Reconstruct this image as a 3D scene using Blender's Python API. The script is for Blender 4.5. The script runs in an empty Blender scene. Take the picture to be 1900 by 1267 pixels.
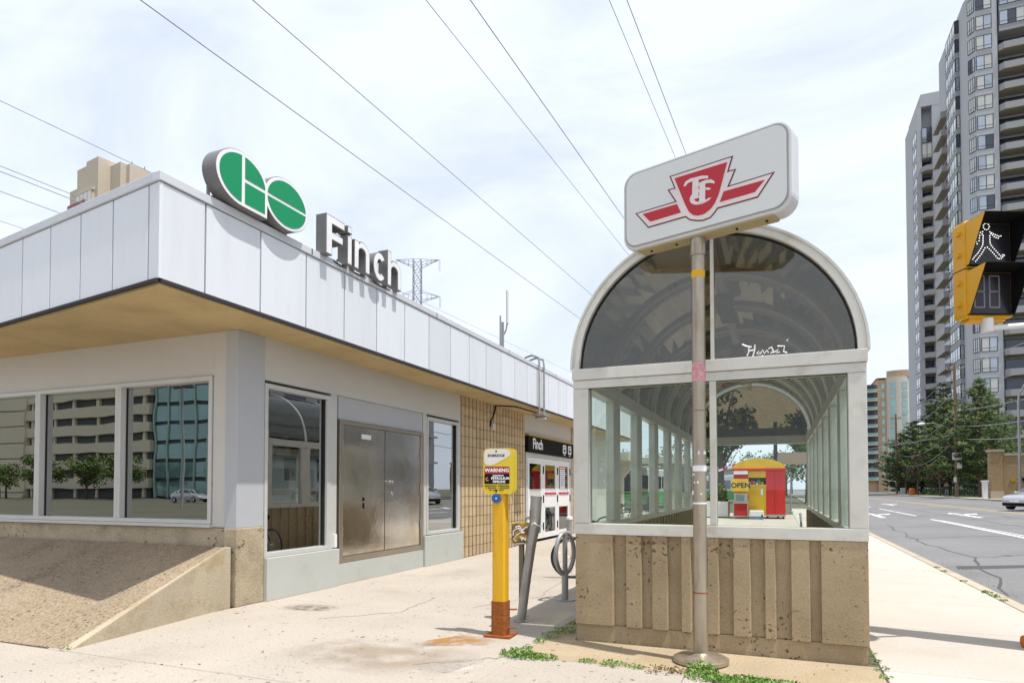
import bpy, math, random
from mathutils import Vector, Matrix, Euler
random.seed(7)
SC = bpy.context.scene
COL = SC.collection
# ------------------------------------------------------------------ camera, sky, sun, exposure
cam_d = bpy.data.cameras.new('camera'); cam = bpy.data.objects.new('camera', cam_d); COL.objects.link(cam)
cam.location = (0, 0, 1.5)
cam.rotation_euler = (math.radians(91.5), 0, math.radians(22.25))
cam_d.sensor_width = 36; cam_d.lens = 36*1210/1900
cam_d.shift_y = 0.12727; cam_d.clip_start = .05; cam_d.clip_end = 4000
SC.camera = cam
SUN = Vector((.968, -.25, 2.75)).normalized()
SUN_EL = math.asin(SUN.z); SUN_AZ = math.atan2(SUN.x, SUN.y)
W = bpy.data.worlds.new('World'); SC.world = W; W.use_nodes = True
nt = W.node_tree; N = nt.nodes; L = nt.links
bg = N['Background']
sky = N.new('ShaderNodeTexSky'); sky.sky_type = 'NISHITA'; sky.sun_disc = False
sky.sun_elevation = SUN_EL; sky.sun_rotation = SUN_AZ; sky.air_density = 1.0; sky.dust_density = 1.6; sky.ozone_density = 1.0
tc = N.new('ShaderNodeTexCoord'); mp = N.new('ShaderNodeMapping'); mp.inputs['Scale'].default_value = (1.1, 2.0, 3.2); mp.inputs['Rotation'].default_value = (0.3, 0.2, 0.9)
L.new(tc.outputs['Generated'], mp.inputs['Vector'])
nz = N.new('ShaderNodeTexNoise'); nz.inputs['Scale'].default_value = 1.5; nz.inputs['Detail'].default_value = 9; nz.inputs['Roughness'].default_value = .58; nz.inputs['Distortion'].default_value = .7
L.new(mp.outputs[0], nz.inputs['Vector'])
rp = N.new('ShaderNodeValToRGB'); rp.color_ramp.elements[0].position = .32; rp.color_ramp.elements[0].color = (.71,.71,.71,1); rp.color_ramp.elements[1].position = .58; rp.color_ramp.elements[1].color = (1,1,1,1)
L.new(nz.outputs['Fac'], rp.inputs[0])
mxw = N.new('ShaderNodeMix'); mxw.data_type = 'RGBA'
L.new(rp.outputs[0], mxw.inputs['Factor']); L.new(sky.outputs[0], mxw.inputs['A']); mxw.inputs['B'].default_value = (9.9, 10.8, 12.4, 1)
L.new(mxw.outputs['Result'], bg.inputs['Color']); bg.inputs['Strength'].default_value = .10
sd = bpy.data.lights.new('sun', 'SUN'); sun = bpy.data.objects.new('sun', sd); COL.objects.link(sun)
sd.energy = 5.0; sd.angle = math.radians(.6); sd.color = (1, .962, .905)
sun.rotation_euler = SUN.to_track_quat('Z', 'Y').to_euler()
SC.view_settings.view_transform = 'Standard'; SC.view_settings.look = 'None'; SC.view_settings.gamma = 1
SC.view_settings.use_curve_mapping = False; SC.view_settings.exposure = -0.02
SC.cycles.max_bounces = 10; SC.cycles.transparent_max_bounces = 16; SC.cycles.glossy_bounces = 5

# ------------------------------------------------------------------ materials
def mat(name, c, rough=.7, metal=0, ns=3.0, na=.12, bump=0, bs=40, spec=.4, vary=0, fine=0, fs=120, c2=None, c2s=1.0, c2lo=.5, c2hi=.65, pits=0, ps=30, pc=(.05,.04,.03), coat=0, stretch=None):
    m = bpy.data.materials.new(name); m.use_nodes = True
    t = m.node_tree; n = t.nodes; l = t.links; b = n['Principled BSDF']
    b.inputs['Roughness'].default_value = rough; b.inputs['Metallic'].default_value = metal
    b.inputs['Specular IOR Level'].default_value = spec; b.inputs['Coat Weight'].default_value = coat
    g = n.new('ShaderNodeNewGeometry'); pos = g.outputs['Position']
    if stretch:
        mpn = n.new('ShaderNodeMapping'); mpn.inputs['Scale'].default_value = stretch; l.new(pos, mpn.inputs[0]); pos = mpn.outputs[0]
    def noise(scale, detail=5, r=.55):
        q = n.new('ShaderNodeTexNoise'); q.inputs['Scale'].default_value = scale; q.inputs['Detail'].default_value = detail; q.inputs['Roughness'].default_value = r
        l.new(pos, q.inputs['Vector']); return q.outputs['Fac']
    def mathn(op, a, bb, clamp=False):
        q = n.new('ShaderNodeMath'); q.operation = op; q.use_clamp = clamp
        for i, v in enumerate((a, bb)):
            if isinstance(v, (int, float)): q.inputs[i].default_value = v
            else: l.new(v, q.inputs[i])
        return q.outputs[0]
    val = mathn('ADD', mathn('MULTIPLY', mathn('SUBTRACT', noise(ns), .5), na*3), 1.0)
    if fine: val = mathn('MULTIPLY', val, mathn('ADD', mathn('MULTIPLY', mathn('SUBTRACT', noise(fs, 2), .5), fine*3), 1.0))
    if vary:
        oi = n.new('ShaderNodeObjectInfo')
        val = mathn('MULTIPLY', val, mathn('ADD', mathn('MULTIPLY', mathn('SUBTRACT', oi.outputs['Random'], .5), vary*2), 1.0))
    base = n.new('ShaderNodeRGB'); base.outputs[0].default_value = (*c, 1); col = base.outputs[0]
    def mix(a, bb, f):
        q = n.new('ShaderNodeMix'); q.data_type = 'RGBA'; l.new(f, q.inputs['Factor'])
        l.new(a, q.inputs['A'])
        if isinstance(bb, tuple): q.inputs['B'].default_value = (*bb, 1)
        else: l.new(bb, q.inputs['B'])
        return q.outputs['Result']
    if c2:
        mr = n.new('ShaderNodeMapRange'); l.new(noise(c2s, 7, .62), mr.inputs[0]); mr.inputs[1].default_value = c2lo; mr.inputs[2].default_value = c2hi
        col = mix(col, c2, mr.outputs[0])
    pv = None
    if pits:
        th = mathn('MULTIPLY', mathn('SUBTRACT', noise(1.7, 3), .5), pits)
        pa = mathn('ADD', noise(ps, 2.5, .5), th)
        mr = n.new('ShaderNodeMapRange'); l.new(pa, mr.inputs[0]); mr.inputs[1].default_value = .655; mr.inputs[2].default_value = .72; mr.inputs[3].default_value = 0; mr.inputs[4].default_value = .9
        pv = mr.outputs[0]; col = mix(col, pc, pv)
    vm = n.new('ShaderNodeVectorMath'); vm.operation = 'SCALE'; l.new(col, vm.inputs[0]); l.new(val, vm.inputs['Scale'])
    l.new(vm.outputs[0], b.inputs['Base Color'])
    if bump:
        bn = n.new('ShaderNodeBump'); bn.inputs['Strength'].default_value = min(1, bump); bn.inputs['Distance'].default_value = .02*max(1, bump)
        h = noise(bs, 6, .6)
        if pv is not None: h = mathn('SUBTRACT', h, mathn('MULTIPLY', pv, 1.5))
        l.new(h, bn.inputs['Height']); l.new(bn.outputs[0], b.inputs['Normal'])
    return m
def glass(name, tint, base=.1, k=1.0, rough=0, wob=0):
    m = bpy.data.materials.new(name); m.use_nodes = True; t = m.node_tree; n = t.nodes; l = t.links
    n.remove(n['Principled BSDF']); o = n['Material Output']
    tr = n.new('ShaderNodeBsdfTransparent'); tr.inputs[0].default_value = (*tint, 1)
    gl = n.new('ShaderNodeBsdfGlossy'); gl.inputs['Roughness'].default_value = rough; gl.inputs['Color'].default_value = (.96, .98, .97, 1)
    fr = n.new('ShaderNodeFresnel'); fr.inputs['IOR'].default_value = 1.5
    ma = n.new('ShaderNodeMath'); ma.operation = 'MULTIPLY_ADD'; ma.use_clamp = True; ma.inputs[1].default_value = k; ma.inputs[2].default_value = base
    l.new(fr.outputs[0], ma.inputs[0])
    if wob:
        nz = n.new('ShaderNodeTexNoise'); nz.inputs['Scale'].default_value = 1.6; nz.inputs['Detail'].default_value = 1
        g = n.new('ShaderNodeNewGeometry'); l.new(g.outputs['Position'], nz.inputs['Vector'])
        bn = n.new('ShaderNodeBump'); bn.inputs['Strength'].default_value = wob; bn.inputs['Distance'].default_value = .01
        l.new(nz.outputs['Fac'], bn.inputs['Height']); l.new(bn.outputs[0], gl.inputs['Normal'])
    ms = n.new('ShaderNodeMixShader'); l.new(ma.outputs[0], ms.inputs[0]); l.new(tr.outputs[0], ms.inputs[1]); l.new(gl.outputs[0], ms.inputs[2])
    l.new(ms.outputs[0], o.inputs['Surface']); return m
def emit(name, c, s):
    m = bpy.data.materials.new(name); m.use_nodes = True; b = m.node_tree.nodes['Principled BSDF']
    b.inputs['Base Color'].default_value = (*c, 1); b.inputs['Emission Color'].default_value = (*c, 1); b.inputs['Emission Strength'].default_value = s; return m
M = {}
M['fascia'] = mat('white_panel', (.71,.74,.785), .42, 0, 1.2, .03, vary=.05, spec=.4, c2=(.63,.655,.69), c2s=1.2, c2lo=.5, c2hi=.8, stretch=(3,3,.35))
M['coping'] = mat('coping_metal', (.585,.61,.645), .5, 0, 2, .06)
M['joint'] = mat('joint_dark', (.035,.03,.03), .8)
M['soffit'] = mat('soffit_plaster', (.49,.375,.195), .85, 0, 1.3, .16, .15, 20, c2=(.41,.31,.155), c2s=1.4, c2lo=.5, c2hi=.75, fine=.06, fs=18)
M['wall'] = mat('grey_cladding', (.555,.54,.505), .6, 0, 1.5, .04, fine=.02, fs=30)
M['wall2'] = mat('blue_grey_panel', (.435,.45,.475), .5, 0, 1.5, .05)
M['sillpanel'] = mat('sill_panel', (.48,.50,.47), .55, 0, 2, .05, c2=(.40,.40,.34), c2s=1.7, c2lo=.55, c2hi=.8)
M['alu'] = mat('aluminium_frame', (.60,.60,.58), .38, .25, 4, .06)
M['alu2'] = mat('shelter_aluminium', (.60,.585,.53), .42, .15, 5, .08, c2=(.44,.40,.32), c2s=4, c2lo=.55, c2hi=.8)
M['rubber'] = mat('black_rubber', (.02,.02,.02), .7)
M['steel'] = mat('stainless_door', (.68,.65,.59), .14, 1.0, 1.1, .10, .35, .8, c2=(.52,.46,.36), c2s=1.1, c2lo=.45, c2hi=.65)
M['steelframe'] = mat('stainless_frame', (.44,.40,.33), .35, .9, 2, .1)
M['brick'] = mat('ribbed_block', (.52,.40,.245), .9, 0, 5, .1, .3, 60, vary=.09, fine=.07, fs=90)
M['mortar'] = mat('mortar', (.10,.08,.055), .95)
M['conc'] = mat('old_concrete', (.44,.365,.25), .95, 0, 1.6, .22, .45, 50, fine=.22, fs=34, c2=(.29,.235,.16), c2s=1.8, c2lo=.5, c2hi=.72, pits=.5, ps=11, pc=(.16,.115,.07))
M['aggr'] = mat('exposed_aggregate', (.37,.285,.19), .95, 0, 1.2, .16, 1.6, 34, fine=.45, fs=34, c2=(.27,.21,.145), c2s=1.5, c2lo=.5, c2hi=.75, pits=.3, ps=30, pc=(.12,.085,.055), stretch=(1.2,.8,1))
M['precast'] = mat('precast_concrete', (.375,.29,.178), .95, 0, 1.5, .13, .28, 85, fine=.16, fs=60, c2=(.275,.21,.125), c2s=1.3, c2lo=.48, c2hi=.75, pits=.62, ps=27, pc=(.105,.078,.05))
M['slab'] = mat('pavement_concrete', (.425,.375,.318), .92, 0, .9, .10, .4, 60, vary=.04, fine=.17, fs=42, c2=(.335,.285,.232), c2s=.8, c2lo=.55, c2hi=.8, pits=.3, ps=17, pc=(.22,.175,.135))
M['slab2'] = mat('sidewalk_concrete', (.465,.425,.37), .92, 0, .9, .08, .3, 60, vary=.10, fine=.10, fs=42, c2=(.44,.36,.29), c2s=.8, c2lo=.55, c2hi=.8)
M['apron'] = mat('apron_concrete', (.40,.315,.205), .92, 0, 1.5, .16, .6, 40, vary=.05, fine=.2, fs=40, c2=(.36,.27,.16), c2s=1.4, c2lo=.5, c2hi=.75)
M['kerb'] = mat('kerb_concrete', (.44,.37,.28), .92, 0, 2, .12, .3, 50, fine=.1, vary=.06)
M['asphalt'] = mat('asphalt', (.195,.190,.190), .9, 0, .25, .13, .35, 90, fine=.2, fs=24, c2=(.15,.145,.143), c2s=.35, c2lo=.5, c2hi=.75)
M['paint'] = mat('road_paint', (.72,.72,.70), .7, 0, 3, .14, c2=(.35,.34,.33), c2s=2.5, c2lo=.58, c2hi=.75)
M['ypaint'] = mat('yellow_road_paint', (.50,.35,.13), .7, 0, 2, .15, c2=(.25,.22,.17), c2s=2.0, c2lo=.5, c2hi=.75)
M['earth'] = mat('earth', (.11,.105,.07), .95, 0, .3, .25)
M['grass'] = mat('lawn_grass', (.085,.14,.03), .9, 0, .8, .3, fine=.2, fs=14)
M['leaf'] = mat('weed_leaf', (.13,.25,.035), .6, 0, 12, .3)
M['leafdry'] = mat('dry_leaf', (.20,.14,.06), .8, 0, 12, .3)
M['pine'] = mat('pine_needles', (.055,.095,.032), .75, 0, .8, .35, spec=.2, fine=.2, fs=4)
M['pine2'] = mat('pine_needles_light', (.125,.155,.045), .75, 0, .8, .3, spec=.2, fine=.2, fs=4)
M['decid'] = mat('leaf_green', (.075,.125,.030), .7, 0, .7, .35, spec=.2)
M['decid2'] = mat('leaf_light', (.14,.20,.05), .7, 0, .7, .3, spec=.2)
M['rust_leaf'] = mat('reddish_leaf', (.105,.075,.055), .7, 0, .9, .3, spec=.2)
M['bark'] = mat('bark', (.12,.09,.065), .95, 0, 4, .25, .5, 14)
M['wood'] = mat('pole_wood', (.235,.155,.10), .9, 0, 3, .2, .3, 30, stretch=(6,6,.5))
M['galv'] = mat('galvanised_steel', (.40,.395,.38), .42, .65, 6, .14, c2=(.27,.245,.21), c2s=5, c2lo=.5, c2hi=.75)
M['polesteel'] = mat('weathered_pole_steel', (.43,.37,.29), .38, .7, 4, .15, c2=(.27,.20,.13), c2s=3, c2lo=.5, c2hi=.72, stretch=(3,3,.6))
M['greymetal'] = mat('grey_metal', (.35,.35,.345), .5, .3, 5, .1)
M['tint'] = glass('tinted_acrylic', (.56,.53,.45), .05, .75)
M['roofglass'] = glass('bronze_roof_acrylic', (.40,.36,.26), .04, .8)
M['clear'] = glass('clear_glass', (.92,.965,.94), .0, .5)
M['sideglass'] = glass('side_glass', (.94,.975,.955), .0, .22)
M['rearglass'] = glass('rear_acrylic', (.46,.38,.27), .03, .5)
M['window'] = glass('window_glass', (.26,.30,.28), .36, 1.0, wob=.09)
M['doorglass'] = glass('door_glass', (.30,.33,.31), .10, .8, wob=.05)
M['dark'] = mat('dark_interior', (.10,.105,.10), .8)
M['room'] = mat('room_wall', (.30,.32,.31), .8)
M['white'] = mat('white_paint', (.76,.76,.74), .5, 0, 2, .04)
M['signwhite'] = mat('sign_white', (.71,.73,.715), .35, 0, 1.5, .03)
M['signrim'] = mat('sign_rim', (.60,.615,.625), .4, 0, 3, .05)
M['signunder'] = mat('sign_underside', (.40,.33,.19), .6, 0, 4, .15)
M['red'] = mat('sign_red', (.50,.030,.045), .4, 0, 3, .04)
M['maroon'] = mat('sign_outline', (.16,.03,.04), .5)
M['pinkwhite'] = mat('emblem_white', (.78,.70,.70), .45)
M['green'] = mat('logo_green', (.0,.26,.10), .4, 0, 2, .03)
M['face'] = mat('letter_white', (.82,.82,.83), .4)
M['return'] = mat('letter_return', (.20,.195,.19), .45, .3, 5, .15)
M['black'] = mat('black_plastic', (.008,.008,.009), .75, 0, 6, .2, spec=.15)
M['yellow'] = mat('yellow_post', (.70,.385,.012), .5, 0, 3, .07, c2=(.42,.18,.01), c2s=3.2, c2lo=.56, c2hi=.75, stretch=(4,4,.8))
M['signyellow'] = mat('sign_yellow', (.62,.46,.03), .45, 0, 3, .06)
M['rust'] = mat('rusty_steel', (.30,.09,.015), .85, 0, 9, .3, .5, 40, c2=(.12,.035,.012), c2s=9, c2lo=.5, c2hi=.7)
M['signal'] = mat('signal_yellow', (.72,.36,.008), .45, 0, 4, .05)
M['blue'] = mat('blue_disc', (.015,.09,.30), .4)
M['kred'] = mat('kiosk_red', (.58,.012,.010), .45, 0, 2, .1, c2=(.42,.02,.015), c2s=2.5, c2lo=.5, c2hi=.8)
M['kyel'] = mat('kiosk_yellow', (.70,.44,.015), .5, 0, 2, .1, c2=(.50,.30,.03), c2s=2.5, c2lo=.5, c2hi=.8)
M['ggrey'] = mat('tower_concrete', (.45,.455,.47), .85, 0, .15, .05, fine=.02, fs=3)
M['ggrey2'] = mat('tower_spandrel', (.32,.32,.335), .7, 0, .2, .05)
M['dframe'] = mat('dark_window_frame', (.03,.03,.032), .5)
M['tglass'] = mat('tower_window', (.40,.43,.47), .06, .65, .25, .35, spec=.9)
M['tglass2'] = mat('tower_window_blind', (.55,.55,.50), .12, .15, .3, .12, spec=.8)
M['tglass3'] = mat('tower_window_dark', (.05,.06,.075), .05, .3, .3, .3, spec=.9)
M['bal'] = mat('balcony_panel', (.32,.325,.335), .6, 0, .3, .06)
M['balu'] = mat('balcony_soffit', (.36,.33,.27), .9)
M['beige'] = mat('beige_concrete', (.53,.455,.36), .9, 0, .25, .06, fine=.03, fs=2)
M['redrail'] = mat('red_rail', (.32,.09,.10), .6)
M['cbrick'] = mat('tan_brick', (.44,.32,.215), .9, 0, .2, .08)
M['cpier'] = mat('pale_pier', (.56,.51,.43), .85)
M['teal'] = mat('teal_glass', (.26,.40,.38), .08, .4, .2, .25, spec=.8)
M['car'] = mat('silver_car_paint', (.50,.51,.53), .28, .55, 1, .02, coat=.8)
M['cglass'] = mat('car_glass', (.02,.022,.025), .05, 0, spec=.9)
M['tyre'] = mat('tyre_rubber', (.02,.02,.02), .8)
M['rim'] = mat('alloy_rim', (.45,.45,.46), .3, .8)
M['lamp'] = mat('headlight_lens', (.7,.72,.74), .1, .2)
M['skin'] = mat('skin', (.45,.27,.19), .6); M['hair'] = mat('hair', (.03,.02,.015), .8)
M['shirt'] = mat('dark_shirt', (.045,.045,.06), .85); M['trouser'] = mat('grey_trousers', (.25,.25,.26), .85)
M['bin'] = mat('grey_bin', (.33,.34,.35), .6, 0, 5, .1)
M['led'] = emit('signal_white_led', (1, .98, .95), 1.3)
M['dimled'] = mat('unlit_digit', (.20,.19,.21), .4)
M['globe'] = mat('lamp_globe', (.75,.66,.42), .35)
M['busg'] = mat('bus_green', (.05,.36,.07), .4); M['buswhite'] = mat('bus_white', (.72,.74,.72), .4)
M['orange'] = mat('safety_orange', (.55,.14,.03), .7)
M['canopy'] = mat('canopy_concrete', (.55,.50,.40), .8, 0, 1, .08)
M['ochre'] = mat('ochre_strip', (.42,.28,.07), .7)
M['board'] = mat('tan_board', (.33,.26,.19), .8, 0, 2, .08)
M['bandbeige'] = mat('office_precast', (.72,.64,.48), .85, 0, .3, .06)
M['wire'] = mat('wire', (.36,.36,.38), .6)
M['pylon'] = mat('pylon_steel', (.33,.34,.37), .6, .4)
M['pinktape'] = mat('pink_sticker', (.62,.30,.32), .6, 0, 30, .5); M['tape'] = mat('yellow_tape', (.70,.40,.02), .6, 0, 60, .4)
def brickwall_mat():
    m = mat('gate_wall_brick', (.36,.235,.10), .9, 0, .6, .1); t = m.node_tree; n = t.nodes; l = t.links; b = n['Principled BSDF']
    br = n.new('ShaderNodeTexBrick'); br.inputs['Scale'].default_value = 1.9; br.inputs['Color1'].default_value = (.36,.235,.105,1); br.inputs['Color2'].default_value = (.27,.175,.08,1); br.inputs['Mortar'].default_value = (.40,.33,.22,1); br.inputs['Mortar Size'].default_value = .03
    g = n.new('ShaderNodeNewGeometry'); mp = n.new('ShaderNodeMapping'); mp.inputs['Rotation'].default_value = (math.pi/2, 0, 0); l.new(g.outputs['Position'], mp.inputs[0]); l.new(mp.outputs[0], br.inputs['Vector'])
    l.new(br.outputs['Color'], b.inputs['Base Color']); return m
M['gatebrick'] = brickwall_mat()

# ------------------------------------------------------------------ mesh helpers
class MB:
    def __init__(s): s.v = []; s.f = []; s.mi = []; s.cur = 0
    def add(s, vs, fs):
        o = len(s.v); s.v += [tuple(v) for v in vs]; s.f += [[i+o for i in f] for f in fs]; s.mi += [s.cur]*len(fs); return s
    def box(s, x0, x1, y0, y1, z0, z1):
        x0, x1 = min(x0,x1), max(x0,x1); y0, y1 = min(y0,y1), max(y0,y1); z0, z1 = min(z0,z1), max(z0,z1)
        return s.add([(x0,y0,z0),(x1,y0,z0),(x1,y1,z0),(x0,y1,z0),(x0,y0,z1),(x1,y0,z1),(x1,y1,z1),(x0,y1,z1)],
                     [(0,3,2,1),(4,5,6,7),(0,1,5,4),(1,2,6,5),(2,3,7,6),(3,0,4,7)])
    def prism(s, poly, o, u, v, w):
        """polygon of (a,b) in the plane o+a*u+b*v, thickened along w"""
        o, u, v, w = Vector(o), Vector(u), Vector(v), Vector(w); n = len(poly)
        P = [o+u*a+v*b for a, b in poly]; Q = [p+w for p in P]
        area = sum(poly[i][0]*poly[(i+1) % n][1]-poly[(i+1) % n][0]*poly[i][1] for i in range(n))
        flip = (u.cross(v).dot(w) < 0) != (area < 0)
        fs = [list(range(n))[::-1], [n+i for i in range(n)]]+[[i, (i+1) % n, n+(i+1) % n, n+i] for i in range(n)]
        if flip: fs = [f[::-1] for f in fs]
        return s.add(P+Q, fs)
    def slab(s, poly, z0, z1): return s.prism(poly, (0,0,z0), (1,0,0), (0,1,0), (0,0,z1-z0))
    def tube(s, path, r, n=8, closed=False, cap=True):
        P = [Vector(p) for p in path]; m = len(P); rings = []
        rs = r if isinstance(r, (list, tuple)) else [r]*m
        up = None
        for i, p in enumerate(P):
            a = P[i-1] if (i or closed) else p; b = P[(i+1) % m] if (i < m-1 or closed) else p
            t = (b-a); t = t.normalized() if t.length > 1e-9 else Vector((0,0,1))
            if up is None: up = Vector((0,0,1)) if abs(t.z) < .9 else Vector((1,0,0))
            x = t.cross(up)
            if x.length < 1e-6: x = t.orthogonal()
            x.normalize(); y = x.cross(t).normalized(); up = y
            rings.append([p+(x*math.cos(2*math.pi*k/n)+y*math.sin(2*math.pi*k/n))*rs[i] for k in range(n)])
        vs = [q for g in rings for q in g]; fs = []
        for i in range(m if closed else m-1):
            j = (i+1) % m
            for k in range(n): fs.append((i*n+k, i*n+(k+1) % n, j*n+(k+1) % n, j*n+k))
        if cap and not closed: fs += [list(range(n))[::-1], [(m-1)*n+k for k in range(n)]]
        return s.add(vs, fs)
    def cyl(s, x, y, z0, z1, r, n=16, r2=None): return s.tube([(x,y,z0),(x,y,z1)], [r, r if r2 is None else r2], n)
    def lathe(s, x, y, prof, n=20):
        vs = []; fs = []
        for r, z in prof: vs += [(x+r*math.cos(2*math.pi*k/n), y+r*math.sin(2*math.pi*k/n), z) for k in range(n)]
        for i in range(len(prof)-1):
            for k in range(n): fs.append((i*n+k, i*n+(k+1) % n, (i+1)*n+(k+1) % n, (i+1)*n+k))
        fs += [list(range(n))[::-1], [(len(prof)-1)*n+k for k in range(n)]]
        return s.add(vs, fs)
    def bar(s, a, b, w, h=None):
        a, b = Vector(a), Vector(b); h = h or w; t = (b-a).normalized()
        x = t.cross(Vector((0,0,1))); x = x.normalized() if x.length > 1e-4 else Vector((1,0,0)); y = x.cross(t)
        c = [x*w/2*i+y*h/2*j for i, j in ((-1,-1),(1,-1),(1,1),(-1,1))]
        return s.add([a+q for q in c]+[b+q for q in c], [(0,1,2,3),(7,6,5,4),(0,4,5,1),(1,5,6,2),(2,6,7,3),(3,7,4,0)])
    def quad(s, *p): return s.add(p, [tuple(range(len(p)))])
    def build(s, name, m, parent=None, smooth=False, bevel=0, off=None):
        me = bpy.data.meshes.new(name)
        o0 = off if off is not None else (world_loc(parent) if parent is not None else Vector((0,0,0)))
        me.from_pydata([(a-o0[0], b-o0[1], c-o0[2]) for a, b, c in s.v], [], s.f)
        for k in (m if isinstance(m, (list, tuple)) else [m]): me.materials.append(k)
        if any(s.mi): me.polygons.foreach_set('material_index', s.mi)
        if smooth: me.shade_smooth(); me.set_sharp_from_angle(angle=.7)
        me.update()
        ob = bpy.data.objects.new(name, me); COL.objects.link(ob)
        if parent is not None: ob.parent = parent
        if bevel:
            bv = ob.modifiers.new('bevel', 'BEVEL'); bv.width = bevel; bv.segments = 2; bv.limit_method = 'ANGLE'
        return ob
LOC = {}
def world_loc(o): return LOC.get(o.name, Vector((0,0,0)))
def thing(name, label, cat, loc=(0,0,0), rz=0, group=None, local=False):
    o = bpy.data.objects.new(name, None); COL.objects.link(o); o.location = loc; o.rotation_euler = (0,0,rz); o.empty_display_size = .2
    o['label'] = label; o['category'] = cat
    if group: o['group'] = group
    LOC[o.name] = Vector((0,0,0)) if (local or rz) else Vector(loc); return o
def tag(o, label, cat, group=None):
    o['label'] = label; o['category'] = cat
    if group: o['group'] = group
    return o
def part(mb, name, m, parent, **k):
    """part: vertices are world coordinates, kept relative to its thing"""
    top = parent
    while top.parent is not None: top = top.parent
    return mb.build(name, m, parent, off=world_loc(top), **k)
def struct(o): o['kind'] = 'structure'; return o
def stuff(o): o['kind'] = 'stuff'; return o
def kids(o): return [c for c in bpy.data.objects if c.parent == o]
def dup(o, loc, rz=0, label=None, scale=None):
    def cp(a, par):
        c = a.copy(); COL.objects.link(c)
        if par is not None: c.parent = par
        for ch in KIDS.get(a.name, ()): cp(ch, c)
        return c
    KIDS = {}
    for a in bpy.data.objects:
        if a.parent: KIDS.setdefault(a.parent.name, []).append(a)
    r = cp(o, None); r.location = loc; r.rotation_euler = (0,0,rz)
    if scale: r.scale = (scale,)*3
    if label: r['label'] = label
    return r
def text(s, size, o, u, v, m, parent, name='lettering', depth=.003, bold=0, align='CENTER', stretch=1.0, off=None):
    cu = bpy.data.curves.new('t', 'FONT'); cu.body = s; cu.size = size; cu.offset = bold; cu.align_x = align; cu.align_y = 'CENTER'; cu.extrude = 0; cu.resolution_u = 3
    tmp = bpy.data.objects.new('t', cu); COL.objects.link(tmp); dg = bpy.context.evaluated_depsgraph_get(); dg.update()
    me = bpy.data.meshes.new_from_object(tmp.evaluated_get(dg)); bpy.data.objects.remove(tmp); bpy.data.curves.remove(cu)
    o, u, v = Vector(o), Vector(u).normalized(), Vector(v).normalized(); w = u.cross(v)
    top = parent
    while top.parent is not None: top = top.parent
    l0 = world_loc(top) if off is None else Vector(off)
    for q in me.vertices: q.co = o+u*q.co.x*stretch+v*q.co.y+w*depth-l0
    me.materials.clear(); me.materials.append(m); me.name = name
    ob = bpy.data.objects.new(name, me); COL.objects.link(ob); ob.parent = parent
    return ob
def rrect(x0, x1, z0, z1, r, n=5):
    P = []
    for cx, cz, a in ((x1-r,z0+r,-90),(x1-r,z1-r,0),(x0+r,z1-r,90),(x0+r,z0+r,180)):
        for k in range(n+1):
            t = math.radians(a+90*k/n); P.append((cx+r*math.cos(t), cz+r*math.sin(t)))
    return P
def arc(cx, cy, rx, ry, a0, a1, n): return [(cx+rx*math.cos(math.radians(a0+(a1-a0)*k/n)), cy+ry*math.sin(math.radians(a0+(a1-a0)*k/n))) for k in range(n+1)]

# ------------------------------------------------------------------ setting: ground, pavement, road
HX0, HX1, HY0, HY1 = -1.76, .53, 6.62, 15.3           # stairwell opening
def gz(x): return -.12+.037*(x-2.95)
b = MB()
xs = [(-1500,-.06),(HX0,-.06),(HX1,-.06),(2.9,-.16),(18.05,.40),(18.2,.50),(1500,.50)]; ys = [-1200, HY0, HY1, 2200]
for i in range(len(xs)-1):
    for j in range(3):
        if xs[i][0] == HX0 and j == 1: continue
        (xa,za),(xb,zb) = xs[i], xs[i+1]
        b.quad((xa,ys[j],za),(xb,ys[j],zb),(xb,ys[j+1],zb),(xa,ys[j+1],za))
struct(b.build('ground', M['earth']))
pav = struct(MB().add([], []).box(-30,HX0,-6,60,-.05,-.012).box(HX0,HX1,-6,HY0,-.05,-.012).box(HX0,HX1,HY1,60,-.05,-.012).box(HX1,2.75,-6,60,-.05,-.012).build('pavement', M['earth']))
SLABMESH = {}
def slab(x0, x1, y0, y1, m, g=.004, parent=None, dz=0):
    key = (round(x1-x0,3), round(y1-y0,3), m)
    if key not in SLABMESH:
        w, h = x1-x0-g, y1-y0-g; c = .006
        me = bpy.data.meshes.new('slab')
        me.from_pydata([(0,0,-.02),(w,0,-.02),(w,h,-.02),(0,h,-.02),(0,0,-c),(w,0,-c),(w,h,-c),(0,h,-c),(c,c,0),(w-c,c,0),(w-c,h-c,0),(c,h-c,0)], [],
                       [(8,9,10,11),(4,5,9,8),(5,6,10,9),(6,7,11,10),(7,4,8,11),(0,1,5,4),(1,2,6,5),(2,3,7,6),(3,0,4,7)])
        me.materials.append(M[m]); SLABMESH[key] = me
    o = bpy.data.objects.new('slab', SLABMESH[key]); COL.objects.link(o); o.parent = parent or pav; o.location = (x0+g/2, y0+g/2, dz)
    return o
for i in range(11):
    for j in range(4):
        x0 = -6.15-1.9*6+1.9*i; x1 = min(x0+1.9, 2.75)
        if x1-x0 > .2: slab(x0, x1, 4.07-2.03*(j+1), 4.07-2.03*j, 'slab', .014)
for j in range(13):
    y0 = 4.075+3.0*j
    slab(-6.41,-4.31,y0,y0+3.0,'slab',.003); slab(-4.305,-2.2,y0,y0+3.0,'slab',.003)
for x0, x1 in ((-2.2,-.72),(-.72,.77)):
    slab(x0,x1,4.07,5.5,'slab'); slab(x0,x1,5.5,6.30,'apron',.008)
for j in range(4): slab(-2.2,-1.90,6.31+2.5*j,8.81+2.5*j,'apron')
for j in range(12):
    y0 = 16.4+2.1*j; slab(-2.2,-.72,y0,y0+2.1,'slab'); slab(-.72,.77,y0,y0+2.1,'slab')
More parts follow.
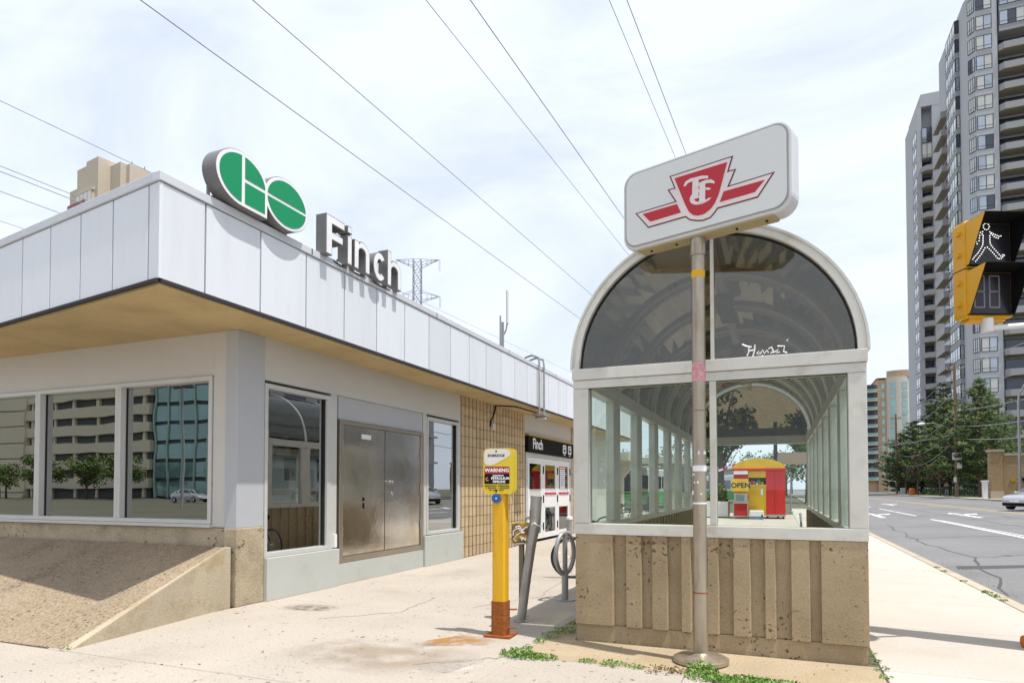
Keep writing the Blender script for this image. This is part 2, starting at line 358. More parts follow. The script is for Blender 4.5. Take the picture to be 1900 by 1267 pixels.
for j in range(26):
    y0 = 4.25+1.95*j; slab(.775,2.75,y0,y0+1.95,'slab2',.014)
for j in range(22): slab(-12,-6.41,22.3+4*j*.5,22.3+4*(j+1)*.5,'slab') if j < 10 else None
kerb = struct(MB().box(2.76,2.94,-20,120,-.2,-.012).build('kerb', M['kerb']))
b = MB().add([(0,0,-.2),(.19,0,-.2),(.19,2.95,-.2),(0,2.95,-.2),(0,0,0),(.165,0,0),(.19,0,-.03),(.165,2.95,0),(0,2.95,0),(.19,2.95,-.03)], [(4,5,7,8),(5,6,9,7),(6,1,2,9),(0,1,6,5,4),(3,8,7,9,2),(0,4,8,3)])
ks = b.build('kerb_stone', M['kerb'], kerb); ks.location = (2.756,-1,0)
for j in range(1, 40):
    c = ks.copy(); COL.objects.link(c); c.location = (2.756, -1+3*j, 0)
b = MB(); b.quad((2.95,-200,gz(2.95)),(18.06,-200,gz(18.06)),(18.06,900,gz(18.06)),(2.95,900,gz(2.95)))
road = struct(b.build('road', M['asphalt']))
def mark(pts, name, m='paint', h=.004):
    b = MB(); b.quad(*[(x, y, gz(x)+h) for x, y in pts]); return b.build(name, M[m], road)
def line(x0, y0, x1, y1, w, m='paint', name='lane_line'): return mark([(x0-w/2,y0),(x0+w/2,y0),(x1+w/2,y1),(x1-w/2,y1)], name, m)
line(6.86,9,6.86,37.3,.13); line(7.10,24,7.02,36,.07)
for y0 in (41.5,48.8,60.5,68,77,86,95,104): line(6.95,y0,6.95,y0+(7 if y0 < 60 else 4.5),.13)
line(11.6,-40,11.6,300,.14,'ypaint','centre_line'); line(11.9,-40,11.9,300,.14,'ypaint','centre_line')
def arrow(cx, y0, flip=1):
    b = MB(); h = lambda x: gz(x)+.005
    def P(pts): b.quad(*[(cx+x*flip, y0+y, h(cx+x)) for x, y in pts])
    P([(-.12,0),(.12,0),(.12,3.2),(-.12,3.2)] if flip > 0 else [(.12,0),(.12,3.2),(-.12,3.2),(-.12,0)])
    for q in ([(-.12,3.2),(.12,3.2),(.55,4.3),(.35,4.5)],[(.2,4.6),(.75,3.9),(1.05,5.3)],[(-.12,3.2),(.12,3.2),(0,6.2)],[(-.3,5.2),(.3,5.2),(0,6.8)]):
        P(q if flip > 0 else q[::-1])
    b.build('turn_arrow', M['paint'], road)
arrow(9.1,38,1); arrow(5.2,40,1); arrow(9.1,64,1); arrow(5.2,66,1)
# asphalt patch, tar line and gutter grit
b = MB(); b.quad(*[(x,y,gz(x)+.003) for x, y in ((3.3,15.5),(4.6,15.9),(4.7,16.4),(3.4,16.1))]); b.build('tar_patch', mat('tar', (.07,.07,.07), .8), road)
b = MB(); b.quad(*[(x,y,gz(x)+.003) for x, y in ((12.5,30),(14,32),(14.2,36),(12.7,35))]); b.build('tar_patch', mat('tar2', (.09,.09,.088), .8), road)
def crack(pts, w, name, m, par, zf, rnd=random.Random(4)):
    b = MB(); P = []
    for a, c in zip(pts, pts[1:]):
        for k in range(8): u = k/8; P.append((a[0]+(c[0]-a[0])*u+rnd.gauss(0,w*1.6), a[1]+(c[1]-a[1])*u+rnd.gauss(0,w*1.6)))
    P.append(pts[-1])
    for (x0,y0), (x1,y1) in zip(P, P[1:]):
        d = Vector((x1-x0,y1-y0,0)); q = Vector((-d.y,d.x,0)).normalized()*w*rnd.uniform(.3,.6)
        b.quad((x0-q.x,y0-q.y,zf(x0)),(x1-q.x,y1-q.y,zf(x1)),(x1+q.x,y1+q.y,zf(x1)),(x0+q.x,y0+q.y,zf(x0)))
    return b.build(name, m, par)
M['tar'] = mat('crack_tar', (.075,.073,.072), .8)
for pts in ([(3.2,12),(4.1,18),(3.9,24),(4.4,33)],[(4.1,18),(5.3,18.6),(6.7,18.2)],[(8.2,16),(8.5,24),(8.3,40),(8.7,60)],[(3.9,24),(5.5,25),(8.5,24.6),(11.2,25.4)],[(10.2,22),(10.4,40),(10.1,58)],[(12.8,30),(13.2,50),(12.9,80)],[(3.0,30.5),(6.5,31),(11,31.4),(15,31)],[(5.6,44),(6.0,60),(5.7,90)]):
    crack(pts, .05, 'tar_crack', M['tar'], road, lambda x: gz(x)+.0035)
M['hair'+'line'] = mat('hairline_crack', (.25,.20,.15), .95)
for pts in ([(-3.6,7.5),(-3.1,8.6),(-3.3,10.2)],[(-2.9,4.9),(-2.45,5.25),(-2.2,5.5)],[(-4.9,6.2),(-4.3,6.9),(-4.4,8.0)],[(-1.2,4.4),(-.5,4.7),(.3,4.5)]):
    crack(pts, .012, 'hairline_crack', M['hairline'], pav, lambda x: .0025)
rg = random.Random(8); bgum = []
for k in range(70):
    x, y = rg.uniform(-6.0,2.6), rg.uniform(3.2,15); r = rg.uniform(.010,.024)
    if -2.0 < x < .75 and y > 6.2: continue
    o = MB().add([(x+r*(1+.2*rg.random())*math.cos(a), y+r*.8*math.sin(a), .0028) for a in [k2*.785 for k2 in range(8)]], [tuple(range(8))]); bgum.append(o)
b = MB()
for o in bgum: b.add(o.v, o.f)
stuff(b.build('gum_spots', M['hairline']))
b = MB()
for k in range(900):
    y = 9+22*random.random()**1.2; x = 2.97+abs(random.gauss(0,.28)); r = random.uniform(.004,.016)
    b.add([(x+r*random.uniform(-1,1), y+r*random.uniform(-1,1), gz(x)+.002+(r if q == 3 else 0)) for q in range(4)], [(0,1,3),(1,2,3),(2,0,3)])
stuff(b.build('gutter_grit', M['kerb']))
struct(MB().box(18.06,18.24,-60,400,.2,gz(18.06)+.125).build('far_kerb', M['kerb']))
fw = struct(MB().box(18.24,20.4,-60,400,.45,.545).build('far_pavement', M['kerb']))
for j in range(70): slab(18.25,20.35,42+2.0*j,44+2.0*j,'slab2',.02,fw,.565)
stuff(MB().box(20.4,27,79.5,150,.49,.58).build('lawn', M['grass']))
# --- leaf clump helpers
def leafquad(b, c, r, up=.3, aspect=.55):
    d = Vector((random.gauss(0,1), random.gauss(0,1), random.gauss(0,1)*.7+up)).normalized(); e = d.orthogonal().normalized()
    e = Matrix.Rotation(random.uniform(0,6.28), 3, d) @ e; c = Vector(c)
    b.add([c-d*r, c+e*r*aspect, c+d*r, c-e*r*aspect], [(0,1,2,3)])
def leaves(b, c, rx, ry, rz, n, r, up=.3):
    for _ in range(n):
        d = Vector((random.gauss(0,1), random.gauss(0,1), random.gauss(0,1))).normalized()*random.random()**.45
        leafquad(b, (c[0]+d.x*rx, c[1]+d.y*ry, c[2]+d.z*rz), r*random.uniform(.6,1.3), up)
def weed(label, pts, dens, r, dry=False):
    b = MB()
    for (x, y, rad, h) in pts:
        for _ in range(int(dens*(rad/.1)**1.4)):
            a = random.uniform(0,6.28); q = rad*math.sqrt(random.random()); hh = h*random.random()*(1-q/rad*.6)+.008
            leafquad(b, (x+q*math.cos(a), y+q*math.sin(a)*.8, hh), r*random.uniform(.6,1.2), .4, .5)
    return (lambda o: stuff(o) if label.startswith(('thin weeds','small weed in','grass tuft','thin grass')) else tag(o, label, 'weed', 'weeds growing out of the pavement joints'))(b.build('weed_clump', M['leafdry' if dry else 'leaf']))
weed('large bright green weed at the left corner of the shelter apron', [(-2.2,5.5,.17,.07),(-2.08,5.48,.14,.05),(-1.92,5.5,.11,.04)], 130, .016)
weed('thin weeds climbing the joint along the left side of the shelter wall', [(-2.2,5.75,.06,.04),(-2.18,6.05,.08,.05),(-2.14,6.3,.11,.08),(-2.08,6.55,.12,.09),(-2.03,6.85,.12,.09),(-2.0,7.15,.09,.06)], 90, .014)
weed('small weed in the joint in front of the shelter wall, left of the steel pole', [(-1.55,5.52,.08,.03),(-1.32,5.5,.12,.05),(-1.12,5.5,.07,.04)], 110, .013)
weed('brown dry weed beside the round pole base', [(-.92,5.47,.15,.05),(-.78,5.5,.10,.05)], 45, .016, True)
weed('green weed growing against the right of the round pole base', [(-.60,5.58,.13,.12),(-.55,5.42,.17,.06)], 110, .019)
weed('wide green weed at the bottom edge of the picture right of the pole', [(-.38,5.36,.13,.05),(-.22,5.34,.22,.07),(-.02,5.31,.24,.06),(.17,5.28,.18,.05)], 130, .017)
weed('thin grass line in the joint right of the shelter corner', [(.775,5.7,.04,.03),(.775,5.95,.05,.03),(.77,6.2,.06,.05),(.76,6.45,.05,.03),(.76,6.75,.05,.03)], 60, .016)
weed('grass tuft in the kerb joint nearest the shelter', [(2.76,10.6,.05,.03),(2.77,11.0,.07,.04),(2.77,11.35,.07,.04)], 60, .02)
weed('grass tuft in the kerb joint further up the street', [(2.76,14.0,.05,.03),(2.76,14.6,.06,.04),(2.76,12.6,.05,.03)], 60, .02)
weed('tiny weed at the lower tip of the concrete slope', [(-6.15,4.08,.07,.04)], 45, .011)
b = MB()
for _ in range(420):
    x, y = random.uniform(-6.2,.6), random.uniform(3.3,12); r = random.uniform(.004,.014)*(1 if random.random() < .9 else 2.0)
    if -1.95 < x < .72 and y > 6.25: continue
    a = random.uniform(0,6.28); c, s_ = math.cos(a), math.sin(a)
    b.add([(x+c*r*1.8,y+s_*r*1.8,.003),(x-s_*r*.6,y+c*r*.6,.006),(x-c*r*1.8,y-s_*r*1.8,.003),(x+s_*r*.6,y-c*r*.6,.004)], [(0,1,2,3)])
stuff(b.build('leaf_litter', M['leafdry']))
b = MB()
for k in range(14):   # rust run-off stain under the post and damp patch
    pass
def stain(poly, name, m, z=.0035): 
    b = MB(); b.quad(*[(x,y,z) for x, y in poly]); return b.build(name, m, pav)
def stain_mat(name, c, alpha, sc=5):
    m = mat(name, c, .9); t = m.node_tree; n = t.nodes; l = t.links; b_ = n['Principled BSDF']
    g = n.new('ShaderNodeTexCoord'); q = n.new('ShaderNodeTexNoise'); q.inputs['Scale'].default_value = sc; q.inputs['Detail'].default_value = 6; l.new(g.outputs['Object'], q.inputs[0])
    vm = n.new('ShaderNodeVectorMath'); vm.operation = 'MULTIPLY_ADD'; vm.inputs[1].default_value = (2,2,2); vm.inputs[2].default_value = (-1,-1,0); l.new(g.outputs['Generated'], vm.inputs[0])
    ln = n.new('ShaderNodeVectorMath'); ln.operation = 'LENGTH'; sp = n.new('ShaderNodeVectorMath'); sp.operation = 'MULTIPLY'; sp.inputs[1].default_value = (1,1,0); l.new(vm.outputs[0], sp.inputs[0]); l.new(sp.outputs[0], ln.inputs[0])
    mr = n.new('ShaderNodeMapRange'); mr.inputs[1].default_value = 1.0; mr.inputs[2].default_value = .35; mr.inputs[3].default_value = 0; mr.inputs[4].default_value = alpha; l.new(ln.outputs['Value'], mr.inputs[0])
    mu = n.new('ShaderNodeMath'); mu.operation = 'MULTIPLY'; l.new(mr.outputs[0], mu.inputs[0])
    m2 = n.new('ShaderNodeMapRange'); m2.inputs[1].default_value = .35; m2.inputs[2].default_value = .6; l.new(q.outputs['Fac'], m2.inputs[0]); l.new(m2.outputs[0], mu.inputs[1])
    l.new(mu.outputs[0], b_.inputs['Alpha']); return m
stain([(-3.45,5.35),(-2.6,5.75),(-2.55,6.2),(-2.95,6.2)], 'rust_stain', stain_mat('rust_stain', (.40,.19,.04), .8))
stain([(-5.95,6.45),(-5.2,6.55),(-5.05,6.98),(-5.85,6.9)], 'damp_stain', stain_mat('damp_stain', (.22,.16,.11), .75, 8))
stain([(-4.4,4.6),(-2.6,4.4),(-2.3,5.6),(-4.0,5.7)], 'damp_stain', stain_mat('pale_stain', (.36,.28,.2), .5, 3))
stain([(-2.9,4.7),(-2.25,4.75),(-2.25,5.4),(-2.6,5.4)], 'lime_stain', stain_mat('lime_stain', (.66,.62,.56), .8, 7))
# ------------------------------------------------------------------ station building
XW, YW, ZS = -6.41, 6.38, 3.57
st = thing('station_building', 'low grey station building with white panelled roof edge and steel double doors', 'building', (-6.41, 6.38, 0))
A2 = Vector((-5.7, 4.63)); dL = Vector((-3.47, .54)).normalized(); nL = Vector((dL.y, -dL.x)); nL = nL if nL.y < 0 else -nL   # left eave direction
YE = 28.2; LEN = 11.0
B2 = A2+dL*LEN
# roof: core, soffit, coping, panels
core = [(A2.x-.06, A2.y+.07), (-5.76, YE-.05), (-16.5, YE-.05), (B2.x-.0, B2.y+.07)]
part(MB().slab(core, ZS+.02, 4.56), 'roof', M['joint'], st)
part(MB().slab([(A2.x-.03,A2.y+.04),(-5.73,YE-.02),(-16.4,YE-.02),(B2.x,B2.y+.04)], ZS-.02, ZS+.015), 'soffit', M['soffit'], st)
# dark drip edge
part(MB().box(-5.735,-5.695,4.66,YE,ZS-.004,ZS+.03), 'drip_edge', M['joint'], st)
b = MB(); p0 = A2+dL*.02; b.bar((p0.x,p0.y+.0,ZS+.013), (B2.x,B2.y,ZS+.013), .04, .034); part(b, 'drip_edge', M['joint'], st)
ZT = 4.575
def rpanel(y0, y1):
    return part(MB().box(-5.74,-5.70,y0,y1,ZS+.035,ZT), 'fascia_panel', M['fascia'], st, bevel=.004)
yj = [4.64, 5.2]+[5.2+.81*k for k in range(1, 29)]
for y0, y1 in zip(yj, yj[1:]):
    if y0 < YE-.3: rpanel(y0+(.0 if y0 < 4.7 else .011), min(y1, YE)-.011)
tj = [0, .19, .86, 1.53, 2.22, 2.92]+[2.92+.70*k for k in range(1, 12)]
for t0, t1 in zip(tj, tj[1:]):
    a = A2+dL*(t0+(.012 if t0 else 0)); c = A2+dL*(t1-.012); i = -nL*.04
    b = MB().slab([(a.x,a.y),(c.x,c.y),(c.x+i.x,c.y+i.y),(a.x+i.x,a.y+i.y)], ZS+.035, ZT); part(b, 'fascia_panel', M['fascia'], st, bevel=.004)
# coping with lip
part(MB().box(-5.80,-5.683,4.62,YE,ZT+.012,4.68), 'coping', M['coping'], st, bevel=.006)
a, c = A2+dL*.06, B2; o = nL*.018; i = -nL*.11
part(MB().slab([(a.x+o.x,a.y+o.y),(c.x+o.x,c.y+o.y),(c.x+i.x,c.y+i.y),(a.x+i.x,a.y+i.y)], ZT+.0125, 4.683), 'coping', M['coping'], st, bevel=.006)
# coping joints on the right edge are thin raised seams
for k in range(6): part(MB().box(-5.68,-5.678,6.9+3.4*k,6.915+3.4*k,ZT+.02,4.675), 'coping_seam', M['joint'], st)
# --- right facade (faces +X)
def bx(*a): return MB().box(*a)
part(bx(-6.60,-6.385,6.36,6.845,0,1.0), 'corner_pier', M['conc'], st, bevel=.012)
part(bx(-6.60,-6.40,6.37,6.845,1.002,ZS-.021), 'corner_panel', M['wall2'], st, bevel=.004)
part(bx(-6.58,-6.41,6.85,12.70,2.975,ZS-.021), 'header_panel', M['wall'], st)
part(bx(-6.56,-6.403,8.44,11.05,2.60,2.967), 'header_panel', M['wall2'], st, bevel=.003)
part(bx(-6.60,-6.335,6.85,8.40,0,.575), 'sill_panel', M['sillpanel'], st, bevel=.006)
part(bx(-6.60,-6.375,8.406,11.06,0,.335), 'sill_panel', M['sillpanel'], st, bevel=.006)
part(bx(-6.60,-6.335,11.07,12.70,0,.585), 'sill_panel', M['sillpanel'], st, bevel=.006)
def rwin(y0, y1, z0, z1, fw=.06, glassm='window'):
    f = bx(-6.52,-6.385,y0,y1,z0,z0+fw).box(-6.52,-6.385,y0,y1,z1-fw,z1).box(-6.52,-6.387,y0,y0+fw*.9,z0+fw,z1-fw).box(-6.52,-6.387,y1-fw*1.4,y1,z0+fw,z1-fw)
    w = part(f, 'window', M['alu'], st, bevel=.004)
    part(bx(-6.475,-6.465,y0+fw*.9,y1-fw*1.4,z0+fw,z1-fw), 'pane', M[glassm], w)
    part(bx(-6.466,-6.452,y0+.054,y0+.066,z0+fw,z1-fw), 'gasket', M['rubber'], w); part(bx(-6.466,-6.43,y1-fw*1.4-.012,y1-fw*1.4,z0+fw,z1-fw), 'gasket', M['rubber'], w)
    return w
rwin(6.85,8.24,.58,2.93); rwin(11.22,12.62,.60,2.93)
part(bx(-6.55,-6.40,8.25,8.40,.58,2.972), 'mullion_panel', M['alu'], st); part(bx(-6.55,-6.40,11.07,11.215,.60,2.972), 'mullion_panel', M['alu'], st); part(bx(-6.55,-6.41,12.622,12.70,.60,2.972), 'mullion_panel', M['alu'], st)
part(bx(-6.42,-6.36,8.30,8.37,.60,.80), 'paper_scrap', M['white'], st)
# interior behind the glass
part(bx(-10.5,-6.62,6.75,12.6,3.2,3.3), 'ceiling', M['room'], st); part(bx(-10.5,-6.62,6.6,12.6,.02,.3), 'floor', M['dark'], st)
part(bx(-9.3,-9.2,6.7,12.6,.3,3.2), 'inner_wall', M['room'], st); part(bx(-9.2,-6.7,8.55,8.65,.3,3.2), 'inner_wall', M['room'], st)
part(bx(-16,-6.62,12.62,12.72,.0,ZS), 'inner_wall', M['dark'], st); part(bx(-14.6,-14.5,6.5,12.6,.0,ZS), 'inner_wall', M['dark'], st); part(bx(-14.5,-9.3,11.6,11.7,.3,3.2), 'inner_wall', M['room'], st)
for k in range(14): part(bx(-6.80,-6.79,6.92,7.75,.96+.055*k,.985+.055*k), 'blind_slat', M['white'], st)
part(bx(-7.6,-7.0,6.9,8.2,.3,.9), 'counter', M['room'], st)
# steel double doors
dr = part(bx(-6.50,-6.37,8.44,8.53,.34,2.59).box(-6.50,-6.37,10.97,11.055,.34,2.59).box(-6.50,-6.37,8.53,10.97,2.53,2.59).box(-6.50,-6.372,8.53,10.97,.34,.43), 'door_frame', M['steelframe'], st, bevel=.004)
for y0, y1 in ((8.54,9.742),(9.758,10.96)):
    d = part(bx(-6.46,-6.40,y0,y1,.437,2.522), 'door', M['steel'], st, bevel=.004)
    hy = 8.535 if y0 < 9 else 10.965
    for z in (.75,1.42,2.1): part(MB().cyl(-6.385,hy,z,z+.16,.014,8), 'hinge', M['galv'], d)
    if y0 < 9:
        part(bx(-6.399,-6.393,9.05,9.32,2.33,2.41), 'name_plate', M['signwhite'], d)
        part(bx(-6.398,-6.385,9.10,9.125,1.30,1.36).box(-6.398,-6.39,9.1,9.13,1.18,1.27), 'lock', M['black'], d)
    else:
        part(MB().tube([(-6.40,9.86,1.62),(-6.36,9.86,1.62),(-6.35,9.86,1.62),(-6.315,9.86,1.62),(-6.305,9.86,1.62)],[.035,.035,.016,.034,.02],12), 'knob', M['galv'], d, smooth=True)
        part(MB().tube([(-6.40,9.98,1.42),(-6.392,9.98,1.42)],.03,12), 'lock_plate', M['galv'], d)
part(bx(-6.405,-6.399,9.742,9.758,.44,2.52), 'astragal', M['joint'], st)
# ribbed block wall
part(bx(-6.62,-6.485,12.71,16.60,0,ZS-.021), 'block_backing', M['mortar'], st)
blk_h, blk_w = .222, .388
def blockmesh():
    b = MB(); w = blk_w-.006; h = blk_h-.012; pr = [(0,0),(0,.035),(.012,.045)]
    P = [(0,-.02)]
    n = 2; s = w/n
    for k in range(n):
        y = k*s; P += [(y+.022,.0),(y+.030,.072),(y+s-.030,.072),(y+s-.022,.0)]
    P += [(w,-.02)]
    b.prism(P, (0,0,0), (0,1,0), (1,0,0), (0,0,h)); return b
bm_ = blockmesh(); blk = bm_.build('ribbed_block', M['brick'], st, off=(0,0,0))
blk.location = (-.06, 12.715-6.38, .01); first = True
def blocks(y0, ny, z0, nz):
    for i in range(ny):
        for k in range(nz):
            c = blk.copy(); COL.objects.link(c); c.location = (-6.47+6.41+.0, y0+i*blk_w-6.38, z0+k*blk_h)
blocks(12.715, 10, .01, 16)
bpy.data.objects.remove(blk)
blk = [o for o in bpy.data.objects if o.name.startswith('ribbed_block')][0]
blocks(20.90, 3, .01, 16)
part(bx(-6.62,-6.485,20.88,22.1,0,ZS-.021), 'block_backing', M['mortar'], st)
part(bx(-6.62,-6.42,22.1,26.2,0,ZS-.021), 'side_wall', M['wall'], st)
# wall above the entrance, sign board, doors
part(bx(-6.62,-6.42,16.61,20.88,3.03,ZS-.021), 'header_panel', M['wall'], st)
sg = part(bx(-6.60,-6.33,16.66,20.86,2.52,2.97), 'sign_board', M['black'], st, bevel=.004)
part(bx(-6.60,-6.325,16.66,20.86,2.972,3.02), 'trim_strip', M['ochre'], st)
text('Finch', .40, (-6.33,17.42,2.76), (0,1,0), (0,0,1), M['face'], sg, 'lettering', .004, .012)
for y, g in ((19.9,'6'),(20.45,'8')):
    part(MB().prism(rrect(y-.17,y+.17,2.62,2.90,.05), (-6.329,0,0), (0,1,0), (0,0,1), (.004,0,0)), 'route_symbol', M['face'], sg)
    part(MB().prism(rrect(y-.09,y+.09,2.68,2.85,.04), (-6.3245,0,0), (0,1,0), (0,0,1), (.003,0,0)), 'vehicle_symbol', M['black'], sg)
    part(MB().prism(rrect(y-.06,y+.06,2.75,2.82,.01), (-6.321,0,0), (0,1,0), (0,0,1), (.002,0,0)), 'vehicle_symbol', M['face'], sg)
    part(MB().box(-6.329,-6.325,y-.10,y+.10,2.565,2.585), 'caption', M['face'], sg)
part(bx(-6.52,-6.40,16.66,16.80,.05,2.515).box(-6.52,-6.40,20.74,20.87,.05,2.515).box(-6.52,-6.40,16.80,20.74,2.40,2.515), 'entrance_frame', M['alu'], st)
for k in range(3):
    y0 = 16.81+1.313*k; y1 = y0+1.30
    d = part(bx(-6.47,-6.42,y0,y0+.17,.07,2.395).box(-6.47,-6.42,y1-.17,y1,.07,2.395).box(-6.47,-6.42,y0+.17,y1-.17,2.22,2.395).box(-6.47,-6.42,y0+.17,y1-.17,.95,1.28).box(-6.47,-6.42,y0+.17,y1-.17,.07,.22), 'entrance_door', M['white'], st, bevel=.004)
    part(bx(-6.45,-6.444,y0+.17,y1-.17,1.28,2.22), 'pane', M['doorglass'], d); part(bx(-6.45,-6.444,y0+.17,y1-.17,.22,.95), 'pane', M['doorglass'], d)
    for z in (.3,1.1,1.95): part(bx(-6.425,-6.39,y1-.015,y1+.012,z,z+.22), 'hinge', M['black'], d)
    if k: part(bx(-6.4195,-6.413,y0+.13,y1-.1,1.34,1.40), 'red_notice', M['red'], d); part(bx(-6.4435,-6.438,y0+.18,y1-.18,1.285,1.52), 'white_notice', M['face'], d); part(bx(-6.419,-6.414,y0+.1,y0+.42,.98,1.12), 'white_notice', M['face'], d)
    else: part(bx(-6.4435,-6.438,y0+.22,y1-.25,.72,.93), 'red_notice', M['red'], d); part(bx(-6.419,-6.414,y0+.1,y0+.5,.92,1.2), 'white_notice', M['face'], d); part(bx(-6.4435,-6.44,y0+.17,y1-.17,1.285,1.5), 'white_notice', M['wall'], d)
    if k == 2:
        po = part(bx(-6.4435,-6.437,y0+.33,y0+.85,1.5,2.19), 'poster', M['face'], d)
        part(bx(-6.4365,-6.436,y0+.36,y0+.82,2.12,2.16), 'print', M['orange'], d)
        for q in range(8): part(bx(-6.4365,-6.436,y0+.38,y0+.8,2.06-.065*q,2.085-.065*q), 'print', mat('print_blue', (.25,.27,.5), .6) if q == 0 else bpy.data.materials['print_blue'], d)
part(bx(-10,-9.9,16.5,22,0,ZS), 'inner_wall', M['dark'], st); part(bx(-9.9,-6.65,16.6,22,.0,.05), 'floor', M['dark'], st)
# cable and junction box on the block wall
part(MB().tube([(-6.38,14.55,3.54),(-6.385,14.50,3.4),(-6.385,14.38,3.22),(-6.385,14.28,3.15),(-6.385,14.22,3.0)], .018, 6), 'cable', M['black'], st)
part(bx(-6.40,-6.33,14.28,14.42,2.93,3.08), 'junction_box', M['wall'], st, bevel=.01)
part(bx(-6.40,-6.34,15.35,15.5,1.12,1.30).box(-6.40,-6.35,15.6,15.66,1.2,1.45), 'wall_socket', M['brick'], st)
# --- left facade (faces -Y)
part(bx(-15,-6.60,6.38,6.60,0,.995), 'base_wall', M['conc'], st, bevel=.01)
part(bx(-15,-6.83,6.39,6.55,2.985,ZS-.021), 'header_panel', M['wall'], st)
part(bx(-6.826,-6.603,6.385,6.55,1.005,ZS-.021), 'corner_panel', M['wall'], st, bevel=.004)
def lwin(x0, x1, z0=1.045, z1=2.98, fw=.055):
    w = part(bx(x0,x1,6.36,6.50,z0,z0+fw).box(x0,x1,6.36,6.50,z1-fw,z1).box(x0,x0+fw,6.362,6.50,z0+fw,z1-fw).box(x1-fw,x1,6.362,6.50,z0+fw,z1-fw), 'window', M['alu'], st, bevel=.004)
    part(bx(x0+fw,x1-fw,6.46,6.468,z0+fw,z1-fw), 'pane', M['window'], w)
    part(bx(x0+fw,x0+fw+.012,6.448,6.4605,z0+fw,z1-fw), 'gasket', M['rubber'], w); part(bx(x1-fw-.012,x1-fw,6.44,6.4605,z0+fw,z1-fw), 'gasket', M['rubber'], w)
xs_ = [-6.835,-8.59,-10.33,-12.08,-13.83]
for xa, xb in zip(xs_[1:], xs_): lwin(xa+.002, xb-.002)
part(bx(-14,-6.82,6.33,6.50,1.0,1.043), 'window_sill', M['alu'], st, bevel=.004)
part(bx(-14.5,-6.7,6.62,7.2,.3,.95), 'bench', M['dark'], st)

# exposed aggregate slope and its edge
sl = [(-6.24,4.105,0),(-6.545,6.32,.76),(-15,6.32,.76),(-15,4.02,0)]
ps = tag(MB().add([(x,y,z) for x, y, z in sl]+[(-6.545,6.32,-.02),(-15,6.32,-.02),(-15,4.02,-.02),(-6.24,4.105,-.02)], [(0,1,2,3),(0,7,4,1),(4,5,2,1),(3,2,5,6),(7,6,5,4),(0,3,6,7)]).build('planter_slope', M['aggr']),
    'sloped exposed aggregate bank under the left windows', 'concrete slope')
eb = MB().add([(-6.14,4.105,0),(-6.43,6.22,.765),(-6.43,6.32,.765),(-6.54,6.32,.772),(-6.238,4.105,.008),(-6.14,4.105,-.02),(-6.43,6.22,-.02),(-6.43,6.32,-.02),(-6.54,6.32,-.02),(-6.238,4.105,-.02)],
    [(0,1,2,3,4),(5,6,1,0),(6,7,2,1),(7,8,3,2),(8,9,4,3),(9,5,0,4)])
eb.build('edge_curb', mat('edge_concrete', (.45,.385,.275), .95, 0, 2, .14, .35, 50, fine=.13, fs=40, c2=(.35,.27,.155), c2s=2.2, c2lo=.5, c2hi=.7), ps, bevel=.01)

# ------------------------------------------------------------------ roof signs
gs = thing('logo_sign', 'green and white double-circle logo sign standing on the white roof edge', 'sign', (-5.8, 6.1, 4.68))
X0 = -5.73
def gpoly(k, o=0):
    ca, ry, rx = 5.09, .31-k, .395-k
    g = arc(5.745, ca, rx, ry, 0, 270, 30)
    return g, [(5.745, 4.78+k), (6.135-k, 4.78+k)]
def yz(poly, x, t, name, m, smooth=False): return part(MB().prism(poly, (x,0,0), (0,1,0), (0,0,1), (t,0,0)), name, m, gs)
G = arc(5.745,5.09,.395,.315,0,270,40)+[(6.11,4.775)]+[(6.14,4.83)]
yz(arc(5.745,5.09,.40,.32,8,270,40)+[(6.135,4.77)], X0-.20, .20, 'housing', M['return'])
yz(arc(6.478,5.09,.395,.32,0,360,48)[:-1], X0-.201, .20, 'housing', M['return'])
yz(arc(5.745,5.09,.392,.312,8,270,40)+[(6.128,4.778)], X0+.001, .006, 'logo_face', M['face'])
yz(arc(6.478,5.09,.387,.312,0,360,48)[:-1], X0+.0005, .006, 'logo_face', M['face'])
F1 = X0+.0075
yz(arc(5.745,5.09,.35,.275,94,266,28), F1, .004, 'logo_segment', M['green'])
yz([(5.772,5.112)]+[(6.09,5.112)]+arc(5.745,5.09,.35,.275,6,86,16), F1, .004, 'logo_segment', M['green'])
yz([(5.772,4.82),(6.09,4.82),(6.09,5.068),(5.772,5.068)], F1, .004, 'logo_segment', M['green'])
yz(arc(6.478,5.09,.345,.275,4,176,28), F1, .004, 'logo_segment', M['green'])
yz(arc(6.478,5.09,.345,.275,184,356,28), F1, .004, 'logo_segment', M['green'])
for y in (5.45,5.62,6.0,6.4,6.6): part(MB().cyl(-5.945,y,4.70,4.92,.02,8), 'mounting_post', M['return'], gs)
part(MB().box(-5.965,-5.925,5.5,6.7,4.80,4.84), 'mounting_rail', M['return'], gs)

